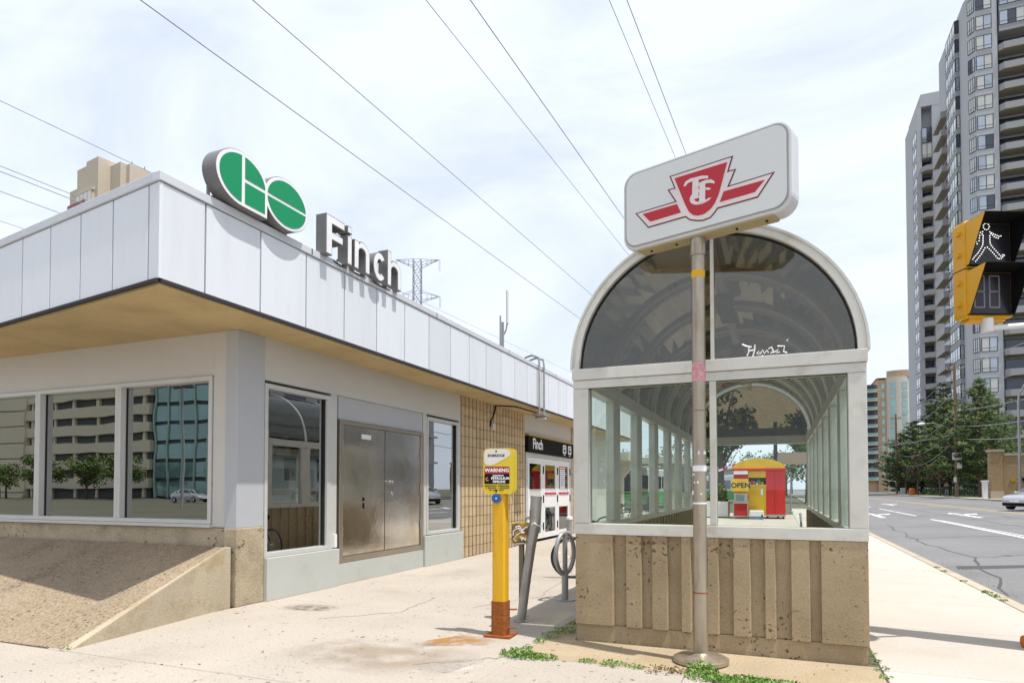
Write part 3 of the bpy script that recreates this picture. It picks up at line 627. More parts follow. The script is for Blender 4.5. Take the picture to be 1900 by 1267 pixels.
fs_ = thing('letter_sign', 'white block letters on grey returns standing on the roof edge', 'sign', (-5.8, 8.2, 4.68))
def letter(polys, name):
    body = None
    for poly in polys:
        body_mb = MB().prism(poly, (-5.90,0,0), (0,1,0), (0,0,1), (.17,0,0))
        if body is None: body = part(body_mb, name, M['return'], fs_)
        else: part(body_mb, 'letter_stroke', M['return'], body)
        # inset white face
        cy = [p[0] for p in poly]; 
        part(MB().prism(inset(poly, .013), (-5.7295,0,0), (0,1,0), (0,0,1), (.004,0,0)), 'letter_face', M['face'], body)
def inset(poly, d):
    n = len(poly); area = sum(poly[i][0]*poly[(i+1) % n][1]-poly[(i+1) % n][0]*poly[i][1] for i in range(n)); s = 1 if area > 0 else -1; out = []
    for i in range(n):
        p, a, c = Vector(poly[i]), Vector(poly[i-1]), Vector(poly[(i+1) % n])
        e1, e2 = (p-a).normalized(), (c-p).normalized(); n1, n2 = Vector((-e1.y,e1.x))*s, Vector((-e2.y,e2.x))*s
        m = (n1+n2); m = m/max(.4, m.dot(n1)) if m.length > 1e-6 else n1
        out.append((p.x+m.x*d, p.y+m.y*d))
    return out
zb = 4.745
letter([[(7.25,zb),(7.385,zb),(7.385,4.965),(7.625,4.965),(7.625,5.075),(7.385,5.075),(7.385,5.185),(7.665,5.185),(7.665,5.30),(7.25,5.30)]], 'letter')
letter([[(7.73,zb),(7.837,zb),(7.837,5.165),(7.73,5.165)],[(7.73,5.20),(7.837,5.20),(7.837,5.305),(7.73,5.305)]], 'letter')
def arch(x0, x1, top, w):
    cx = (x0+x1)/2; ro = (x1-x0)/2; ri = ro-w; cz = top-ro*.85
    return arc(cx, cz, ro, ro*.85, 0, 180, 14), arc(cx, cz, ri, ro*.85-w*.95, 180, 0, 12)
o_, i_ = arch(7.895,8.285,5.185,.112)
letter([[(8.285,zb)]+o_[:9]+[(8.02,5.14),(8.005,5.165),(7.895,5.165),(7.895,zb),(8.005,zb)]+i_+[(8.173,zb)]], 'letter')
letter([arc(8.555,4.96,.175,.225,38,322,26)+arc(8.555,4.96,.068,.112,312,48,18)], 'letter')
o_, i_ = arch(8.77,9.18,5.185,.112)
letter([[(9.18,zb)]+o_[:9]+[(8.88,5.13),(8.88,5.305),(8.77,5.305),(8.77,zb),(8.88,zb)]+i_+[(9.068,zb)]], 'letter')
for y in (7.30,7.36,7.75,7.82,7.93,8.22,8.5,8.6,8.80,9.1): part(MB().cyl(-5.925,y,4.70,4.84,.012,6), 'mounting_post', M['return'], fs_)
part(MB().tube([(-5.88,7.45,4.70),(-5.84,7.5,4.76),(-5.82,7.58,4.73),(-5.82,7.70,4.72),(-5.84,7.9,4.735),(-5.82,8.1,4.72),(-5.84,8.4,4.735),(-5.82,8.7,4.72),(-5.83,9.0,4.73)], .009, 6), 'cable', M['black'], fs_)

for q in (gs, fs_):
    q.scale = (.975,)*3; q.location = (q.location.x*.975, q.location.y*.975, 1.5+(q.location.z-1.5)*.975)
an = thing('antenna_mast', 'thin dark antenna mast rising behind the white roof edge', 'antenna', (-8,18.79,4.56))
part(MB().cyl(-8,18.79,4.5,6.75,.045,8), 'mast', M['greymetal'], an); part(MB().cyl(-7.86,18.84,6.7,7.75,.05,8), 'aerial', M['white'], an); part(MB().cyl(-8.06,18.74,6.0,6.95,.03,8).tube([(-8,18.79,6.3),(-7.9,18.82,6.5),(-7.87,18.84,6.72)],.025,6), 'bracket', M['greymetal'], an)
fl = thing('roof_conduit_light', 'flood light on twin conduits hooked over the roof edge beside the entrance', 'light', (-5.66,15.77,3.4))
for y in (15.62,15.98): part(MB().tube([(-6.3,y-.05,4.70),(-6.1,y,4.86),(-5.85,y,4.93),(-5.66,y,4.86),(-5.635,y,4.7),(-5.635,y,3.42)], .026, 8), 'conduit', M['galv'], fl, smooth=True)
part(MB().box(-5.80,-5.5,15.55,16.05,3.36,3.43), 'lamp_head', M['galv'], fl, bevel=.01); part(MB().lathe(-5.66,15.8,[(.09,3.30),(.16,3.30),(.12,3.358),(.05,3.36)],16), 'lamp_shade', M['alu'], fl)
part(MB().tube([(-5.68,15.6,3.44),(-6.0,14.9,3.53),(-6.37,14.56,3.54)], .016, 6), 'feed_cable', M['black'], fl)

# ------------------------------------------------------------------ stair shelter
sh = thing('stair_shelter', 'glazed stair shelter with barrel vault roof on a ribbed concrete base', 'shelter', (-.6, 6.3, 0))
FX0, FX1, FY, BY = -1.905, .705, 6.30, 16.1
rb = [(-1.887,1),(-1.513,1),(-1.496,0),(-1.381,0),(-1.379,1),(-1.235,1),(-1.221,0),(-1.131,0),(-1.129,1),(-.989,1),(-.975,0),(-.857,0),(-.855,1),(-.773,1),(-.757,0),(-.62,0),(-.618,1),(-.526,1),(-.511,0),(-.395,0),(-.393,1),(-.251,1),(-.236,0),(-.124,0),(-.122,1),(-.04,1),(-.026,0),(.091,0),(.093,1),(.239,1),(.254,0),(.332,0),(.334,1),(.699,1)]
prof = [(x, FY-.012 if k else FY+.038) for x, k in rb]
prof = [(x, y) for x, y in prof]
part(MB().slab(prof+[(.699,FY+.16),(-1.887,FY+.16)], .165, 1.05), 'front_panel', M['precast'], sh, bevel=.004)
part(MB().box(-1.885,.69,FY+.02,FY+.15,-.02,.163), 'plinth', M['precast'], sh, bevel=.006)
for side in (-1, 1):
    xo = -1.905 if side < 0 else .715; xi = xo+.15*(-side); P = []; y = FY+.165; k = 0
    P.append((xo, y)); 
    while y < BY-.3:
        P += [(xo, y+.17), (xo-side*.028, y+.175), (xo-side*.028, y+.29), (xo, y+.295)]; y += .295
    P.append((xo, BY)); 
    Q = []; y = BY
    while y > FY+.6:
        Q += [(xi, y), (xi, y-.17), (xi+side*.028, y-.175), (xi+side*.028, y-.29)]; y -= .295
    part(MB().slab(P+Q+[(xi, FY+.165)], -.02, 1.05), 'side_panel', M['precast'], sh)
    part(MB().box(min(xo,xi)+.01,max(xo,xi)-.01,HY0-.1,BY,-2.6,-.03), 'stair_wall', M['precast'], sh)
# sill, posts, header
part(MB().box(FX0,FX1,FY-.02,FY+.13,1.052,1.16), 'sill_beam', M['alu2'], sh, bevel=.006)
part(MB().box(FX0,FX0+.155,FY-.018,FY+.13,1.162,2.50), 'corner_post', M['alu2'], sh, bevel=.006); part(MB().box(FX1-.145,FX1,FY-.018,FY+.13,1.162,2.50), 'corner_post', M['alu2'], sh, bevel=.006)
part(MB().box(-.59,-.532,FY-.015,FY+.11,1.162,2.50), 'mullion', M['alu2'], sh, bevel=.004)
part(MB().box(FX0,FX1,FY-.02,FY+.13,2.502,2.585), 'header_beam', M['alu2'], sh, bevel=.005); part(MB().box(FX0-.01,FX1+.01,FY-.035,FY+.14,2.588,2.70), 'header_beam', M['alu2'], sh, bevel=.006)
part(MB().box(FX0+.16,-.595,FY-.005,FY+.0,2.492,2.5015), 'gasket', M['rubber'], sh); part(MB().box(-.527,FX1-.15,FY-.005,FY+.0,2.492,2.5015), 'gasket', M['rubber'], sh)
part(MB().box(FX0+.155,-.59,FY+.05,FY+.058,1.162,2.50), 'window_pane', M['clear'], sh); part(MB().box(-.532,FX1-.145,FY+.05,FY+.058,1.162,2.50), 'window_pane', M['clear'], sh)
CX, CZ, RO = -.6, 2.70, 1.315
def ring(y0, y1, r0, r1, n=40, a0=0, a1=180):
    b = MB(); P = arc(CX, CZ, r1, r1*.965, a0, a1, n)+arc(CX, CZ, r0, r0*.965, a1, a0, n)
    m = n+1
    for i in range(n):
        a, c, d, e = P[i], P[i+1], P[2*m-2-i], P[2*m-1-i]
        V = [(q[0],yy,q[1]) for yy in (y0,y1) for q in (a,c,d,e)]
        b.add(V, [(0,1,2,3),(7,6,5,4),(0,4,5,1),(2,6,7,3)]+([(3,7,4,0)] if i == 0 else [])+([(1,5,6,2)] if i == n-1 else []))
    return b
part(ring(FY-.03,FY+.10,RO-.075,RO-.032), 'arch_frame', M['alu2'], sh, smooth=True); part(ring(FY-.012,FY+.13,RO-.031,RO-.002), 'arch_frame', M['alu2'], sh, smooth=True); part(ring(FY-.02,FY+.16,RO-.001,RO+.022), 'arch_frame', M['alu2'], sh, smooth=True)
part(ring(FY+.02,FY+.06,RO-.09,RO-.076), 'gasket', M['rubber'], sh, smooth=True)
part(MB().box(-.575,-.545,FY-.02,FY+.10,2.702,CZ+(RO-.08)*.965), 'arch_mullion', M['alu2'], sh)
def fan(a0, a1, y, t):
    P = arc(CX, CZ+.002, RO-.078, (RO-.078)*.965, a0, a1, 24)
    P = [(min(max(x, FX0+.02), FX1-.02), z) for x, z in P]
    return P
right = [(-.545,2.702)]+[p for p in arc(CX,CZ+.002,RO-.078,(RO-.078)*.965,0,90,26) if p[0] > -.542]+[(-.545,CZ+(RO-.08)*.965)]
left = [(-.575,CZ+(RO-.08)*.963)]+[p for p in arc(CX,CZ+.002,RO-.078,(RO-.078)*.965,90,180,26) if p[0] < -.578]+[(-.575,2.702)]
for P in (left, right): part(MB().prism(P, (0,FY+.035,0), (1,0,0), (0,0,1), (0,.006,0)), 'arch_pane', M['tint'], sh)
# graffiti tag on the dark glass
gr = [[(-.34,2.83),(-.30,2.81),(-.26,2.80)],[(-.28,2.81),(-.285,2.75),(-.30,2.72)],[(-.23,2.82),(-.235,2.76),(-.25,2.71)],[(-.29,2.765),(-.24,2.77)],[(-.215,2.73),(-.20,2.755),(-.185,2.74),(-.205,2.72),(-.18,2.735),(-.165,2.765),(-.15,2.73),(-.13,2.76),(-.115,2.735)],
      [(-.115,2.77),(-.09,2.785),(-.075,2.75),(-.10,2.73),(-.06,2.74),(-.03,2.765),(-.05,2.73),(-.02,2.735)],[(-.04,2.79),(.02,2.785),(.01,2.735),(.04,2.725)],[(.04,2.83),(.05,2.845)],[(-.22,2.69),(-.16,2.715),(-.19,2.695),(-.12,2.70)]]
b = MB()
for q in gr: b.tube([(x+.04, FY+.034, z+.0) for x, z in q], .0065, 5)
part(b, 'graffiti_tag', M['face'], sh)
# side windows, ribs, roof
YP = [FY+.13, 7.75, 9.13, 10.5, 11.9, 13.25, 14.65, BY]
for side in (-1, 1):
    x0, x1 = (-1.895,-1.80) if side < 0 else (.595,.695)
    part(MB().box(x0-.01,x1+.01,FY+.135,BY,1.052,1.13), 'sill_beam', M['alu2'], sh, bevel=.005); part(MB().box(x0-.01,x1+.01,FY+.145,BY,2.53,2.69), 'header_beam', M['alu2'], sh, bevel=.005)
    for i, (ya, yb) in enumerate(zip(YP, YP[1:])):
        part(MB().box(x0,x1,yb-.17,yb+.17 if i < 6 else yb,1.132,2.528), 'window_post', M['alu2'], sh, bevel=.004)
        part(MB().box(x0+.04,x0+.046,ya+(.17 if i else 0),yb-.17,1.132,2.528), 'window_pane', M['sideglass'], sh)
for i, y in enumerate(YP):
    if i and i < 7: part(ring(y-.035,y+.035,RO-.10,RO-.015,28), 'roof_rib', M['alu2'], sh, smooth=True)
    if i < 7:
        ya, yb = (y if i else FY+.17)+.04, YP[i+1]-.04
        part(ring(ya,yb,RO-.03,RO-.022,28), 'roof_panel', M['roofglass'], sh, smooth=True)
part(MB().box(CX-.05,CX+.05,FY+.17,BY,CZ+1.10,CZ+1.16), 'ridge_beam', M['alu2'], sh)
for y in (8.6,11.6,14.2): part(MB().box(CX-.09,CX+.09,y-.6,y+.6,CZ+1.03,CZ+1.098), 'light_fitting', M['board'], sh, bevel=.01)
part(MB().tube([(CX,14.0,CZ+1.1),(CX,14.0,CZ+1.02)],.02,8), 'globe_stem', M['alu2'], sh); part(MB().lathe(CX,14.0,[(.02,3.58),(.08,3.60),(.105,3.66),(.08,3.72),(.03,3.74)],14), 'globe_lamp', M['globe'], sh, smooth=True)
# far end
part(MB().box(FX0,FX1,BY,BY+.12,2.53,2.72), 'header_beam', M['alu2'], sh); part(ring(BY,BY+.1,RO-.08,RO+.02), 'arch_frame', M['alu2'], sh, smooth=True)
part(MB().box(FX0,FX0+.12,BY+.001,BY+.12,0,2.528), 'corner_post', M['alu2'], sh); part(MB().box(FX1-.12,FX1,BY+.001,BY+.12,0,2.528), 'corner_post', M['alu2'], sh)
part(MB().prism(arc(CX,CZ+.03,RO-.09,(RO-.09)*.95,0,180,30), (0,BY+.04,0), (1,0,0), (0,0,1), (0,.006,0)), 'arch_pane', M['rearglass'], sh)
part(MB().box(-.63,-.57,BY+.001,BY+.1,2.722,2.95), 'mullion', M['alu2'], sh)
part(MB().box(FX0+.12,FX1-.12,BY-.02,BY+.02,2.72,2.90), 'valance', M['dark'], sh)
# stairs
b = None
for k in range(14):
    y1 = HY1-.02-.30*k; z = -.17*(k+1)
    part(MB().box(HX0+.0,HX1-.0,y1-.31,y1,z-.3,z), 'step', M['conc'], sh)
part(MB().box(HX0,HX1,HY0,HY1-4.2,-2.6,-2.55), 'landing', M['conc'], sh); part(MB().box(HX0,HX1,HY0-.06,HY0,-2.6,-.03), 'stair_wall', M['precast'], sh)
part(MB().tube([(-1.62,15.6,.95),(-1.62,15.2,.98),(-1.62,11.0,-1.4)], .022, 8), 'handrail', M['galv'], sh); part(MB().tube([(.42,15.6,.95),(.42,15.2,.98),(.42,11.0,-1.4)], .022, 8), 'handrail', M['galv'], sh)
part(MB().tube([(-1.62,15.6,0),(-1.62,15.6,.95)], .02, 8), 'rail_post', M['galv'], sh)

# ------------------------------------------------------------------ transit sign on its pole
PXY = (-.64, 5.89)
tp = thing('sign_pole', 'round weathered steel pole with stickers standing on a disc base before the shelter', 'pole', (*PXY, 0))
part(MB().cyl(*PXY,.03,3.72,.058,20), 'shaft', M['polesteel'], tp, smooth=True); part(MB().cyl(*PXY,.03,.63,.064,20), 'sleeve', M['polesteel'], tp, smooth=True)
part(MB().lathe(*PXY,[(.22,.0),(.235,.012),(.235,.04),(.20,.058),(.09,.066),(.062,.09)],28), 'base_flange', M['polesteel'], tp, smooth=True)
for z0, z1, m in ((3.35,3.415,'tape'),(2.44,2.60,'pinktape'),(1.655,1.705,'face'),(1.37,1.385,'face')): part(MB().cyl(*PXY,z0,z1,.0595,20), 'sticker', M[m], tp, smooth=True)
part(MB().cyl(*PXY,.60,.61,.0665,20).cyl(*PXY,2.18,2.186,.0592,20), 'pipe_seam', M['rust'], tp)
rnd = random.Random(3)
for k in range(9):
    a = math.radians(rnd.uniform(200,330)); z = rnd.choice([1.45,1.5,1.75,1.8,1.55,1.62,2.9]); r = .0592
    p = (PXY[0]+r*math.cos(a), PXY[1]+r*math.sin(a)); part(MB().tube([(p[0],p[1],z),(p[0]*1.0+.0012*math.cos(a),p[1]+.0012*math.sin(a),z+rnd.uniform(.01,.04))],.008,6), 'sticker_scrap', M['face'], tp)
tt = thing('transit_sign', 'large rounded white sign box with a red shield emblem on top of the steel pole', 'sign', (*PXY, 4.0), group=None)
su = Vector((.951,-.31,0)).normalized(); sn = Vector((-.31,-.951,0)).normalized(); so = Vector((*PXY, 0))
def sp(poly, d, t, name, m, par=None, **k): return part(MB().prism(poly, so+sn*d, su, (0,0,1), sn*t), name, M[m], par or tt, **k)
def skew(P): return P
OUT = rrect(-.70,.83,3.715,4.46,.135,7)
body = sp(OUT, -.10, .185, 'sign_box', 'signrim', bevel=.02)
sp(rrect(-.672,.802,3.745,4.43,.11,7), .0855, .006, 'face_joint', 'greymetal'); sp(rrect(-.660,.790,3.755,4.42,.105,7), .088, .008, 'sign_face', 'signwhite')
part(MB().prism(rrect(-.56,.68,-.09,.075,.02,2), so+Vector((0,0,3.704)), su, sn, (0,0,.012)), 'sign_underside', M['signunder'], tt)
part(MB().cyl(*PXY,3.55,3.71,.066,16), 'pole_collar', M['polesteel'], tt, smooth=True)
for a_ in (-.45,-.2,.35,.6): p = so+su*a_+sn*0.0; part(MB().cyl(p.x,p.y,3.694,3.705,.012,6), 'bolt', M['black'], tt)
OUTL = [(-.565,4.052),(-.432,3.882),(-.069,3.882),(-.03,3.845),(.03,3.82),(.09,3.806),(.159,3.812),(.20,3.845),(.225,3.875),(.564,3.872),(.70,4.042),(.325,4.042),(.385,4.166),(.322,4.168),(.362,4.285),(-.218,4.292),(-.172,4.172),(-.238,4.176),(-.165,4.05)]
E0 = .0965
sp(OUTL, E0, .003, 'emblem_outline', 'maroon'); sp(inset(OUTL,.011), E0+.003, .003, 'emblem_border', 'pinkwhite')
D1 = E0+.0065
sp([(-.485,4.022),(-.145,4.018),(-.108,3.934),(-.408,3.932)], D1, .003, 'emblem_bar', 'red'); sp([(.28,4.004),(.622,3.998),(.54,3.922),(.245,3.924)], D1, .003, 'emblem_bar', 'red')
SHD = [(-.165,4.254),(.312,4.244),(.238,3.998),(.20,3.925),(.16,3.885),(.106,3.862),(.05,3.862),(.005,3.88),(-.03,3.915),(-.066,3.99)]
sp(SHD, D1, .004, 'emblem_shield', 'red')
D2 = D1+.0045
C_ = arc(.085,4.02,.108,.068,35,325,18)+arc(.095,4.02,.078,.048,315,45,14)
sp(C_, D2, .002, 'emblem_letter', 'pinkwhite')
sp([(-.08,4.155),(-.06,4.19),(-.02,4.203),(.03,4.20),(.09,4.196),(.148,4.178),(.148,4.155),(.09,4.168),(.062,4.17),(.06,4.03),(.075,4.012),(-.02,4.012),(.0,4.03),(.006,4.172),(-.035,4.172),(-.06,4.15)], D2+.002, .002, 'emblem_letter', 'pinkwhite')
sp([(.0,4.095),(.03,4.125),(.07,4.14),(.12,4.148),(.175,4.138),(.205,4.112),(.205,4.092),(.16,4.112),(.122,4.116),(.12,3.985),(.135,3.962),(.05,3.962),(.066,3.985),(.07,4.115),(.04,4.105),(.012,4.08)], D2+.004, .002, 'emblem_letter', 'pinkwhite')
# ------------------------------------------------------------------ street furniture on the plaza
R_ = Vector((.9255,.3786,0)); Fh = Vector((-.3786,.9255,0))           # handy directions: across and along the plaza
pp = thing('pipeline_marker', 'yellow marker post with pipeline warning plate and rusty steel foot', 'marker post', (-2.65, 6.15, 0))
u1 = (R_*.82+Fh*-.57).normalized(); u2 = Vector((0,0,1)).cross(u1)
def rot_poly(P, c, u): v = Vector((0,0,1)).cross(u); return [(c[0]+u.x*a+v.x*b_, c[1]+u.y*a+v.y*b_) for a, b_ in P]
ang = (R_*math.cos(math.radians(-20))+Fh*math.sin(math.radians(-20))).normalized()
sq = [(-.07,-.05),(-.05,-.07),(.05,-.07),(.07,-.05),(.07,.05),(.05,.07),(-.05,.07),(-.07,.05)]
c0 = (-2.65, 6.17)
part(MB().slab(rot_poly(sq, c0, ang), .02, 1.50), 'post', M['yellow'], pp)
part(MB().slab(rot_poly([(a*1.14,b_*1.14) for a, b_ in sq], c0, ang), .012, .36), 'rust_sleeve', M['rust'], pp)
part(MB().slab(rot_poly([(-.14,-.12),(.14,-.12),(.14,.12),(-.14,.12)], c0, ang), 0, .022), 'foot_plate', M['rust'], pp)
p = Vector((*c0,.27)); part(MB().tube([p+R_*.05, p+R_*.17], .009, 6), 'bolt', M['rust'], pp); p = Vector((*c0,.09)); part(MB().tube([p+R_*.05-Fh*.03, p+R_*.17-Fh*.03], .009, 6), 'bolt', M['rust'], pp)
pu = (R_*.985-Fh*.17).normalized(); pn = Vector((pu.y,-pu.x,0)); po_ = Vector((*c0,0))+pn*.085
def plate(poly, d, t, name, m, par=pp, off=0): return part(MB().prism(poly, po_+pn*d+pu*off, pu, (0,0,1), pn*t), name, M[m] if isinstance(m, str) else m, par)
wp = plate(rrect(-.165,.155,1.45,1.915,.05,6), -.012, .014, 'warning_plate', 'signyellow')
part(MB().prism(rrect(-.165,.165,1.455,1.91,.05,6), po_-pn*.05+pu*.012, pu, (0,0,1), pn*.037), 'plate_back', M['signyellow'], pp)
wt = [(-.155,1.78)]+[(-.155,1.86),(-.14,1.895),(-.105,1.908),(.06,1.908),(.10,1.895),(.118,1.87),(.115,1.845),(.09,1.825),(.0,1.775),(-.06,1.745),(-.10,1.738),(-.14,1.75)]
plate(wt, .003, .0015, 'white_field', mat('plate_white', (.62,.60,.56), .5), wp)
plate(rrect(-.152,.108,1.655,1.728,.012,3), .003, .0015, 'red_field', mat('plate_red', (.30,.022,.03), .5), wp); plate(rrect(-.152,.108,1.552,1.66,.012,3), .0032, .0012, 'black_field', 'black', wp)
def ptext(s, size, x, z, m, bold=.0, st_=1.0): return text(s, size, po_+pu*x+Vector((0,0,z)), pu, (0,0,1), M[m], wp, 'lettering', .0058, bold, stretch=st_)
def smallprint(x0, x1, z, h, m, n):
    b = MB(); r = random.Random(int(z*1000)); w = (x1-x0)/n
    for k in range(n):
        if r.random() < .15: continue
        o = po_+pn*.0046; b.prism([(x0+w*k, z), (x0+w*(k+r.uniform(.6,.85)), z), (x0+w*(k+r.uniform(.6,.85)), z+h*r.uniform(.7,1)), (x0+w*k, z+h)], o, pu, (0,0,1), pn*.001)
    part(b, 'small_print', M[m], wp)
ptext('ENBRIDGE', .036, -.03, 1.84, 'black', .001, 1.05); ptext('WARNING', .052, -.022, 1.69, 'face', .0012, 1.0)
smallprint(-.065,.05,1.631,.013,'face',9); ptext('PETROLEUM', .034, .012, 1.608, 'face', .001); ptext('PIPELINE', .034, .0, 1.574, 'face', .001)
plate(arc(-.122,1.60,.02,.02,60,330,10)+arc(-.122,1.60,.008,.008,330,60,6), .0046, .001, 'warning_mark', mat('mark_red', (.6,.12,.12), .5), wp)
smallprint(-.15,.11,1.527,.012,'black',20); smallprint(-.15,.11,1.507,.012,'black',21); smallprint(-.10,.05,1.486,.011,'black',12)
for z in (1.885, 1.478): plate(arc(-.03,z,.009,.009,0,360,10)[:-1], .003, .004, 'bolt', 'black', wp)
plate(arc(-.03,1.405,.048,.048,0,360,24)[:-1], -.004, .008, 'blue_disc', 'blue'); plate(arc(-.03,1.405,.008,.008,0,360,10)[:-1], .005, .002, 'disc_centre', 'face')

bp = thing('junction_post', 'short steel post carrying a graffiti-covered metal box', 'utility post', (-2.74, 6.99, 0))
part(MB().box(-2.765,-2.715,6.965,7.015,0,.90), 'post', mat('olive_post', (.20,.18,.11), .7, .2, 6, .2), bp)
bb = part(MB().slab(rot_poly([(-.105,-.06),(.105,-.06),(.105,.06),(-.105,.06)], (-2.735,6.96), R_), .885, 1.115), 'box', mat('graffiti_box', (.17,.11,.045), .6, .1, 8, .3, c2=(.45,.26,.03), c2s=9, c2lo=.45, c2hi=.52), bp, bevel=.008)
rnd = random.Random(11); b = MB(); o = Vector((-2.735,6.96,1.0))-Fh*.0625
for k in range(6):
    pts = []; x, z = rnd.uniform(-.07,.07), rnd.uniform(-.07,.07)
    for _ in range(6): pts.append(o+R_*x+Vector((0,0,z))); x = max(-.09,min(.09,x+rnd.uniform(-.05,.05))); z = max(-.09,min(.09,z+rnd.uniform(-.05,.05)))
    b.tube(pts, rnd.uniform(.003,.007), 5)
part(b, 'scribble', M['face'], bb)
for x, z, l in ((-.15,1.0,.06),(-.14,.93,.05)): part(MB().tube([Vector((-2.735,6.96,z))+R_*x, Vector((-2.735,6.96,z+.01))+R_*(x+l)], .006, 6), 'conduit_stub', M['galv'], bp)
part(MB().tube([Vector((-2.735,6.96,.875))+R_*-.09-Fh*.05, Vector((-2.735,6.96,.888))+R_*.11-Fh*.05], .012, 6), 'strap', M['galv'], bp)
lp = thing('leaning_pipe', 'grey galvanised steel pipe bollard leaning to the right', 'bollard', (-2.72, 6.92, 0))
part(MB().tube([(-2.725,6.93,0),(-2.66,6.94,.50),(-2.61,6.95,.86),(-2.565,6.96,1.10),(-2.55,6.965,1.42)], [.052,.052,.056,.062,.066], 16), 'pipe', M['galv'], lp, smooth=True)
part(MB().tube([(-2.667,6.938,.45),(-2.665,6.939,.465)], .0565, 16), 'weld_ring', M['galv'], lp)
part(MB().tube([(-2.58,6.90,1.10),(-2.55,6.895,1.12),(-2.52,6.90,1.10),(-2.50,6.92,1.085),(-2.46,6.93,1.09)], .008, 6), 'tie_wire', M['face'], lp); part(MB().tube([(-2.60,6.92,1.15),(-2.64,6.93,1.18),(-2.665,6.93,1.165),(-2.67,6.93,1.13)], .014, 6), 'tie_wire', M['galv'], lp)
part(MB().lathe(-2.725,6.93,[(.075,0),(.085,.006),(.06,.02)],12), 'collar', M['galv'], lp)

rk = thing('bike_rack', 'grey ring-and-post bicycle rack on the pavement beside the shelter', 'bike rack', (-2.69, 8.47, 0))
part(MB().cyl(-2.69,8.47,.01,.40,.045,14).cyl(-2.69,8.47,.40,.90,.034,14), 'post', M['greymetal'], rk, smooth=True); part(MB().lathe(-2.69,8.47,[(.13,0),(.13,.012),(.05,.016)],16), 'base_plate', M['greymetal'], rk)
ru = (R_*.62+Fh*.78).normalized()
part(MB().tube([Vector((-2.69,8.47,.635))+ru*.215*math.cos(t)+Vector((0,0,.275*math.sin(t))) for t in [2*math.pi*k/28 for k in range(28)]], .030, 10, closed=True), 'ring', M['greymetal'], rk, smooth=True)
part(MB().tube([Vector((-2.69,8.47,.89))-ru*.09, Vector((-2.69,8.47,.90))+ru*.09], [.03,.03], 10), 'cross_tube', M['greymetal'], rk)

def bicycle(loc, rz, label):
    t = thing('bicycle', label, 'bicycle', loc, rz, 'bicycles parked around the station', local=True)
    def w(x):
        ty = MB().tube([(x+.335*math.cos(a),0,.345+.335*math.sin(a)) for a in [2*math.pi*k/28 for k in range(28)]], .021, 8, closed=True).build('wheel', M['tyre'], t, smooth=True)
        MB().tube([(x+.305*math.cos(a),0,.345+.305*math.sin(a)) for a in [2*math.pi*k/28 for k in range(28)]], .011, 6, closed=True).build('rim', M['rim'], ty, smooth=True)
        b = MB()
        for k in range(16): a = 2*math.pi*k/16; b.tube([(x+.02*math.cos(a+.6),.02 if k % 2 else -.02,.345+.02*math.sin(a+.6)),(x+.30*math.cos(a),0,.345+.30*math.sin(a))], .0022, 4)
        stuff(b.build('spokes', M['rim'], ty)); MB().tube([(x,-.05,.345),(x,.05,.345)], .022, 10).build('hub', M['galv'], ty)
    w(-.52); w(.52)
    f = MB()
    for a, c, r in (((-.52,0,.345),(-.08,0,.30),.012),((-.52,0,.345),(-.20,0,.78),.011),((-.08,0,.30),(-.22,0,.86),.016),((-.08,0,.30),(.32,0,.78),.018),((-.19,0,.76),(.32,0,.84),.016),((.30,0,.92),(.34,0,.72),.02),((.34,0,.74),(.52,0,.345),.015)): f.tube([a,c], r, 8)
    f.build('frame', M['black'], t, smooth=True)
    MB().tube([(-.38,0,.92),(-.25,0,.93),(-.12,0,.925),(-.02,0,.92)], [.05,.075,.045,.025], 10).build('saddle', M['black'], t, smooth=True)
    MB().tube([(.30,0,.90),(.31,0,1.02),(.33,-.02,1.03)], .013, 8).tube([(.26,-.29,1.06),(.33,-.10,1.03),(.33,.10,1.03),(.26,.29,1.06)], .012, 8).build('handlebar', M['galv'], t, smooth=True)
    MB().tube([(-.08,-.06,.30),(-.08,.06,.30)], .09, 14).build('chainring', M['galv'], t); MB().tube([(-.08,.07,.30),(.05,.07,.19)], .011, 6).tube([(-.08,-.07,.30),(-.21,-.07,.41)], .011, 6).build('crank', M['galv'], t); 
    MB().box(.0,.10,.07,.16,.17,.19).build('pedal', M['black'], t); MB().box(-.26,-.16,-.16,-.07,.40,.42).build('pedal', M['black'], t)
    return t
bk = bicycle((-2.74, 10.70, 0), math.atan2(.22,.98), 'bicycle whose dark front wheel shows behind the ring rack')
dup(bk, (-4.3, 19.2, 0), .5, 'bicycle standing beyond the first side windows of the shelter'); dup(bk, (-5.0, 22.8, 0), 1.1, 'bicycle standing further off by the station wall')
bo = thing('bollard', 'grey steel bollard with pale cap in front of the entrance doors', 'bollard', (-5.55, 17.9, 0))
part(MB().lathe(-5.55,17.9,[(.085,0),(.085,.62),(.088,.63)],16), 'shaft', M['bin'], bo, smooth=True); part(MB().lathe(-5.55,17.9,[(.095,.63),(.095,.69),(.05,.72)],16), 'cap', M['white'], bo, smooth=True)

